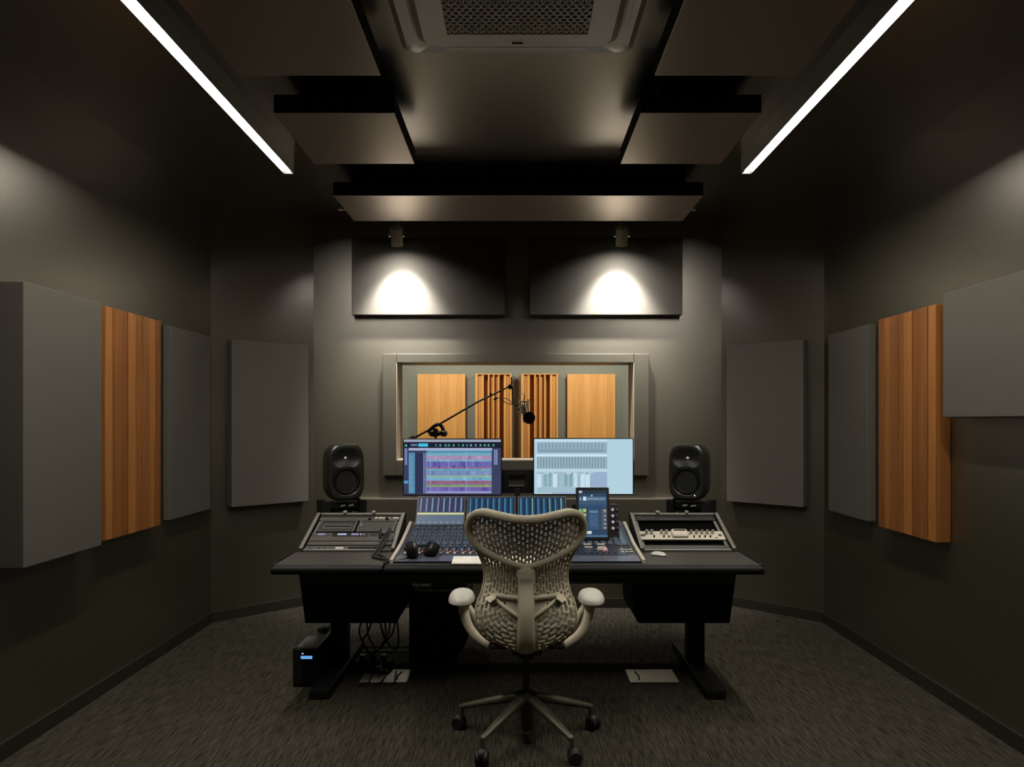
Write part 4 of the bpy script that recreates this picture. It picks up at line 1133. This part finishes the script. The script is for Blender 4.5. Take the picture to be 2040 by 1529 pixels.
for i in range(NA):
    for j in range(len(ss)-1):
        ring = j // 2; slot = (j % 2 == 1)
        xm = abs(ss[j]*OU[i]*math.cos(AN[i]))
        hole = False
        if slot and 4 <= ring < NRG-1 and xm > .045:
            hole = ((i + (4 if ring % 2 else 0)) % 8) < 6
        elif slot and ring == NRG-1: hole = (i % 4) == 0
        if not hole:
            q = [pg[i][j], pg[i+1][j], pg[i+1][j+1], pg[i][j+1]]
            if j == 0: 
                try: bm.faces.new(q)
                except ValueError: pass
            else: bm.faces.new(q)
for v in [v for v in bm.verts if not v.link_faces]: bm.verts.remove(v)
back = link('backrest', sh, 'chair', chair, doubles=.00005, angle=50)
sd_ = back.modifiers.new('thickness', 'SOLIDIFY'); sd_.thickness = .005; sd_.offset = 0.0
# rim and yoke of the backrest
def P_(px, py, off=.012): return S((px-1047)/SC, zpx(py), off)
rimL = [(1047, 1030), (1020, 1028), (990, 1022), (965, 1018), (945, 1024), (934, 1040), (932, 1058), (940, 1078), (957, 1094), (985, 1109), (1018, 1122), (1047, 1129)]
rimR = [(2094-x, y) for x, y in rimL[::-1]][1:]
rp = [P_(x, y) for x, y in rimL + rimR]
rw = [.019, .019, .0185, .018, .017, .016, .016, .015, .0145, .0130, .0125, .0135]
rw = rw + rw[::-1][1:]
rm = MB(); rm.tube(rp, rw, seg=14, smooth=5, flat=.55, up=(0, 1, 0)); link('back_rim', rm, 'chair', chair)
sp = MB()
sp.tube([P_(1047, 1124, .004), P_(1047, 1130, .008), P_(1047, 1138, .012), P_(1047, 1150, .016), P_(1047, 1170, .018), P_(1047, 1220, .022), P_(1047, 1270, .022), P_(1047, 1296, .014), P_(1047, 1304, .004)],
        [.014, .033, .039, .0365, .0345, .035, .037, .038, .036], seg=20, smooth=5, flat=.42, up=(0, 1, 0))
link('back_spine', sp, 'chair', chair)
edge = MB()
ez = [zpx(y) for y in (1085, 1101, 1125, 1147, 1166, 1186, 1205, 1225, 1245, 1258, 1271, 1288, 1299, 1305)]
pl = [S(-hw(z)*.985, z, .001) for z in ez] + [S(0, zpx(1306.5), .0)] + [S(hw(z)*.985, z, .001) for z in ez[::-1]]
edge.tube(pl, .0052, seg=8, smooth=4); link('back_edge', edge, 'chair', chair)
lm = MB()
for sg in (-1, 1):
    lm.tube([P_(1047+sg*12, 1192, .016), P_(1047+sg*40, 1190, .014), P_(1047+sg*66, 1189, .012)], [.011, .010, .009], seg=10, smooth=4, flat=.6, up=(0, 1, 0))
    lm.tube([P_(1047+sg*14, 1226, .018), P_(1047+sg*38, 1212, .015), P_(1047+sg*62, 1196, .012)], [.009, .008, .008], seg=10, smooth=4, flat=.6, up=(0, 1, 0))
link('lumbar_band', lm, 'chair', chair)
for sg in (-1, 1):
    pd_ = MB(); q = [P_(1047+sg*63, 1183, .012), P_(1047+sg*82, 1198, .012), P_(1047+sg*72, 1202, .030), P_(1047+sg*60, 1192, .030)]
    q2 = [v + Vector((0, .008, 0)) for v in q]
    va = [pd_.bm.verts.new(v) for v in q]; vb = [pd_.bm.verts.new(v) for v in q2]
    pd_.bm.faces.new(va); pd_.bm.faces.new(vb[::-1])
    for i in range(4): pd_.bm.faces.new([va[i], vb[i], vb[(i+1) % 4], va[(i+1) % 4]])
    link('lumbar_lever', pd_, 'chair', chair)
st_ = MB(); st_.sup((XH, 3.45, .462), .235, .235, .032, 4.0, 40, 14); link('seat', st_, 'seat', chair)
ub = MB(); ub.box(XH-.07, XH+.07, 3.26, 3.50, .395, .435, .02, 3); ub.cyl((XH, YH, .36), (XH, YH, .40), .035)
for sg in (-1, 1): ub.box(XH+sg*.125-.040, XH+sg*.125+.040, 3.19, 3.25, .446, .470, .010)
link('tilt_mechanism', ub, 'rubber', chair)
for sg in (-1, 1):
    ax = XH + sg*.290
    pad = MB(); pad.sup((ax, 3.33, .632), .058, .112, .044, 2.3, 30, 18, zmin=-.002); arm = link('armrest', pad, 'armpad', chair)
    sup_ = MB(); sup_.tube([(ax - sg*.004, 3.32, .632), (ax - sg*.012, 3.30, .585), (ax-sg*.035, 3.27, .53), (ax-sg*.075, 3.25, .485), (ax-sg*.135, 3.24, .453), (ax-sg*.175, 3.25, .440)], [.026, .023, .020, .019, .019, .018], seg=14, smooth=5, flat=.8)
    link('armrest_post', sup_, 'chair', chair)
    a2 = MB(); a2.tube([(ax-sg*.020, 3.36, .60), (ax-sg*.055, 3.34, .55), (ax-sg*.085, 3.30, .50)], [.018, .016, .014], seg=12, smooth=4); link('armrest_brace', a2, 'chair', chair)
gl = MB(); gl.cyl((XH, YH, .20), (XH, YH, .40), .0150); link('gas_lift', gl, 'pole', chair)
co = MB(); co.lathe([(.022, .035), (.026, .04), (.029, .16), (.05, .175), (.052, .20), (.035, .212), (.02, .215)], (XH, YH, 0), (0, 0, 1), seg=28); link('hub', co, 'chairmetal', chair)
R5 = .317
for k, dg in enumerate((18, 90, 162, 234, 306)):
    a = math.radians(dg); d = Vector((math.cos(a), math.sin(a), 0)); c = Vector((XH, YH, 0))
    lgm = MB()
    lgm.tube([c + d*.03 + Vector((0, 0, .186)), c + d*.12 + Vector((0, 0, .160)), c + d*(R5-.03) + Vector((0, 0, .112)), c + d*R5 + Vector((0, 0, .102))], [.026, .024, .016, .014], seg=12, flat=.85, smooth=3)
    lgm.cyl(c + d*R5 + Vector((0, 0, .062)), c + d*R5 + Vector((0, 0, .108)), .012, seg=12)
    leg = link('base_leg', lgm, 'chairmetal', chair)
    cs = MB(); w = Vector((-d.y, d.x, 0)); w.rotate(Matrix.Rotation(.5*(k-2), 3, 'Z')); f_ = Vector((w.y, -w.x, 0))
    cc = c + d*R5 + Vector((0, 0, .030)) + f_*.012
    for q in (-1, 1): cs.lathe([(.004, -.010), (.026, -.010), (.030, -.006), (.030, .006), (.024, .011), (.004, .011)], cc + w*(q*.017), w*q, seg=22)
    cs.cyl(cc - w*.02, cc + w*.02, .008, seg=10)
    cs.sup(cc + Vector((0, 0, .012)), .026, .026, .026, 2.2, 16, 10)
    link('caster', cs, 'rubber', leg)
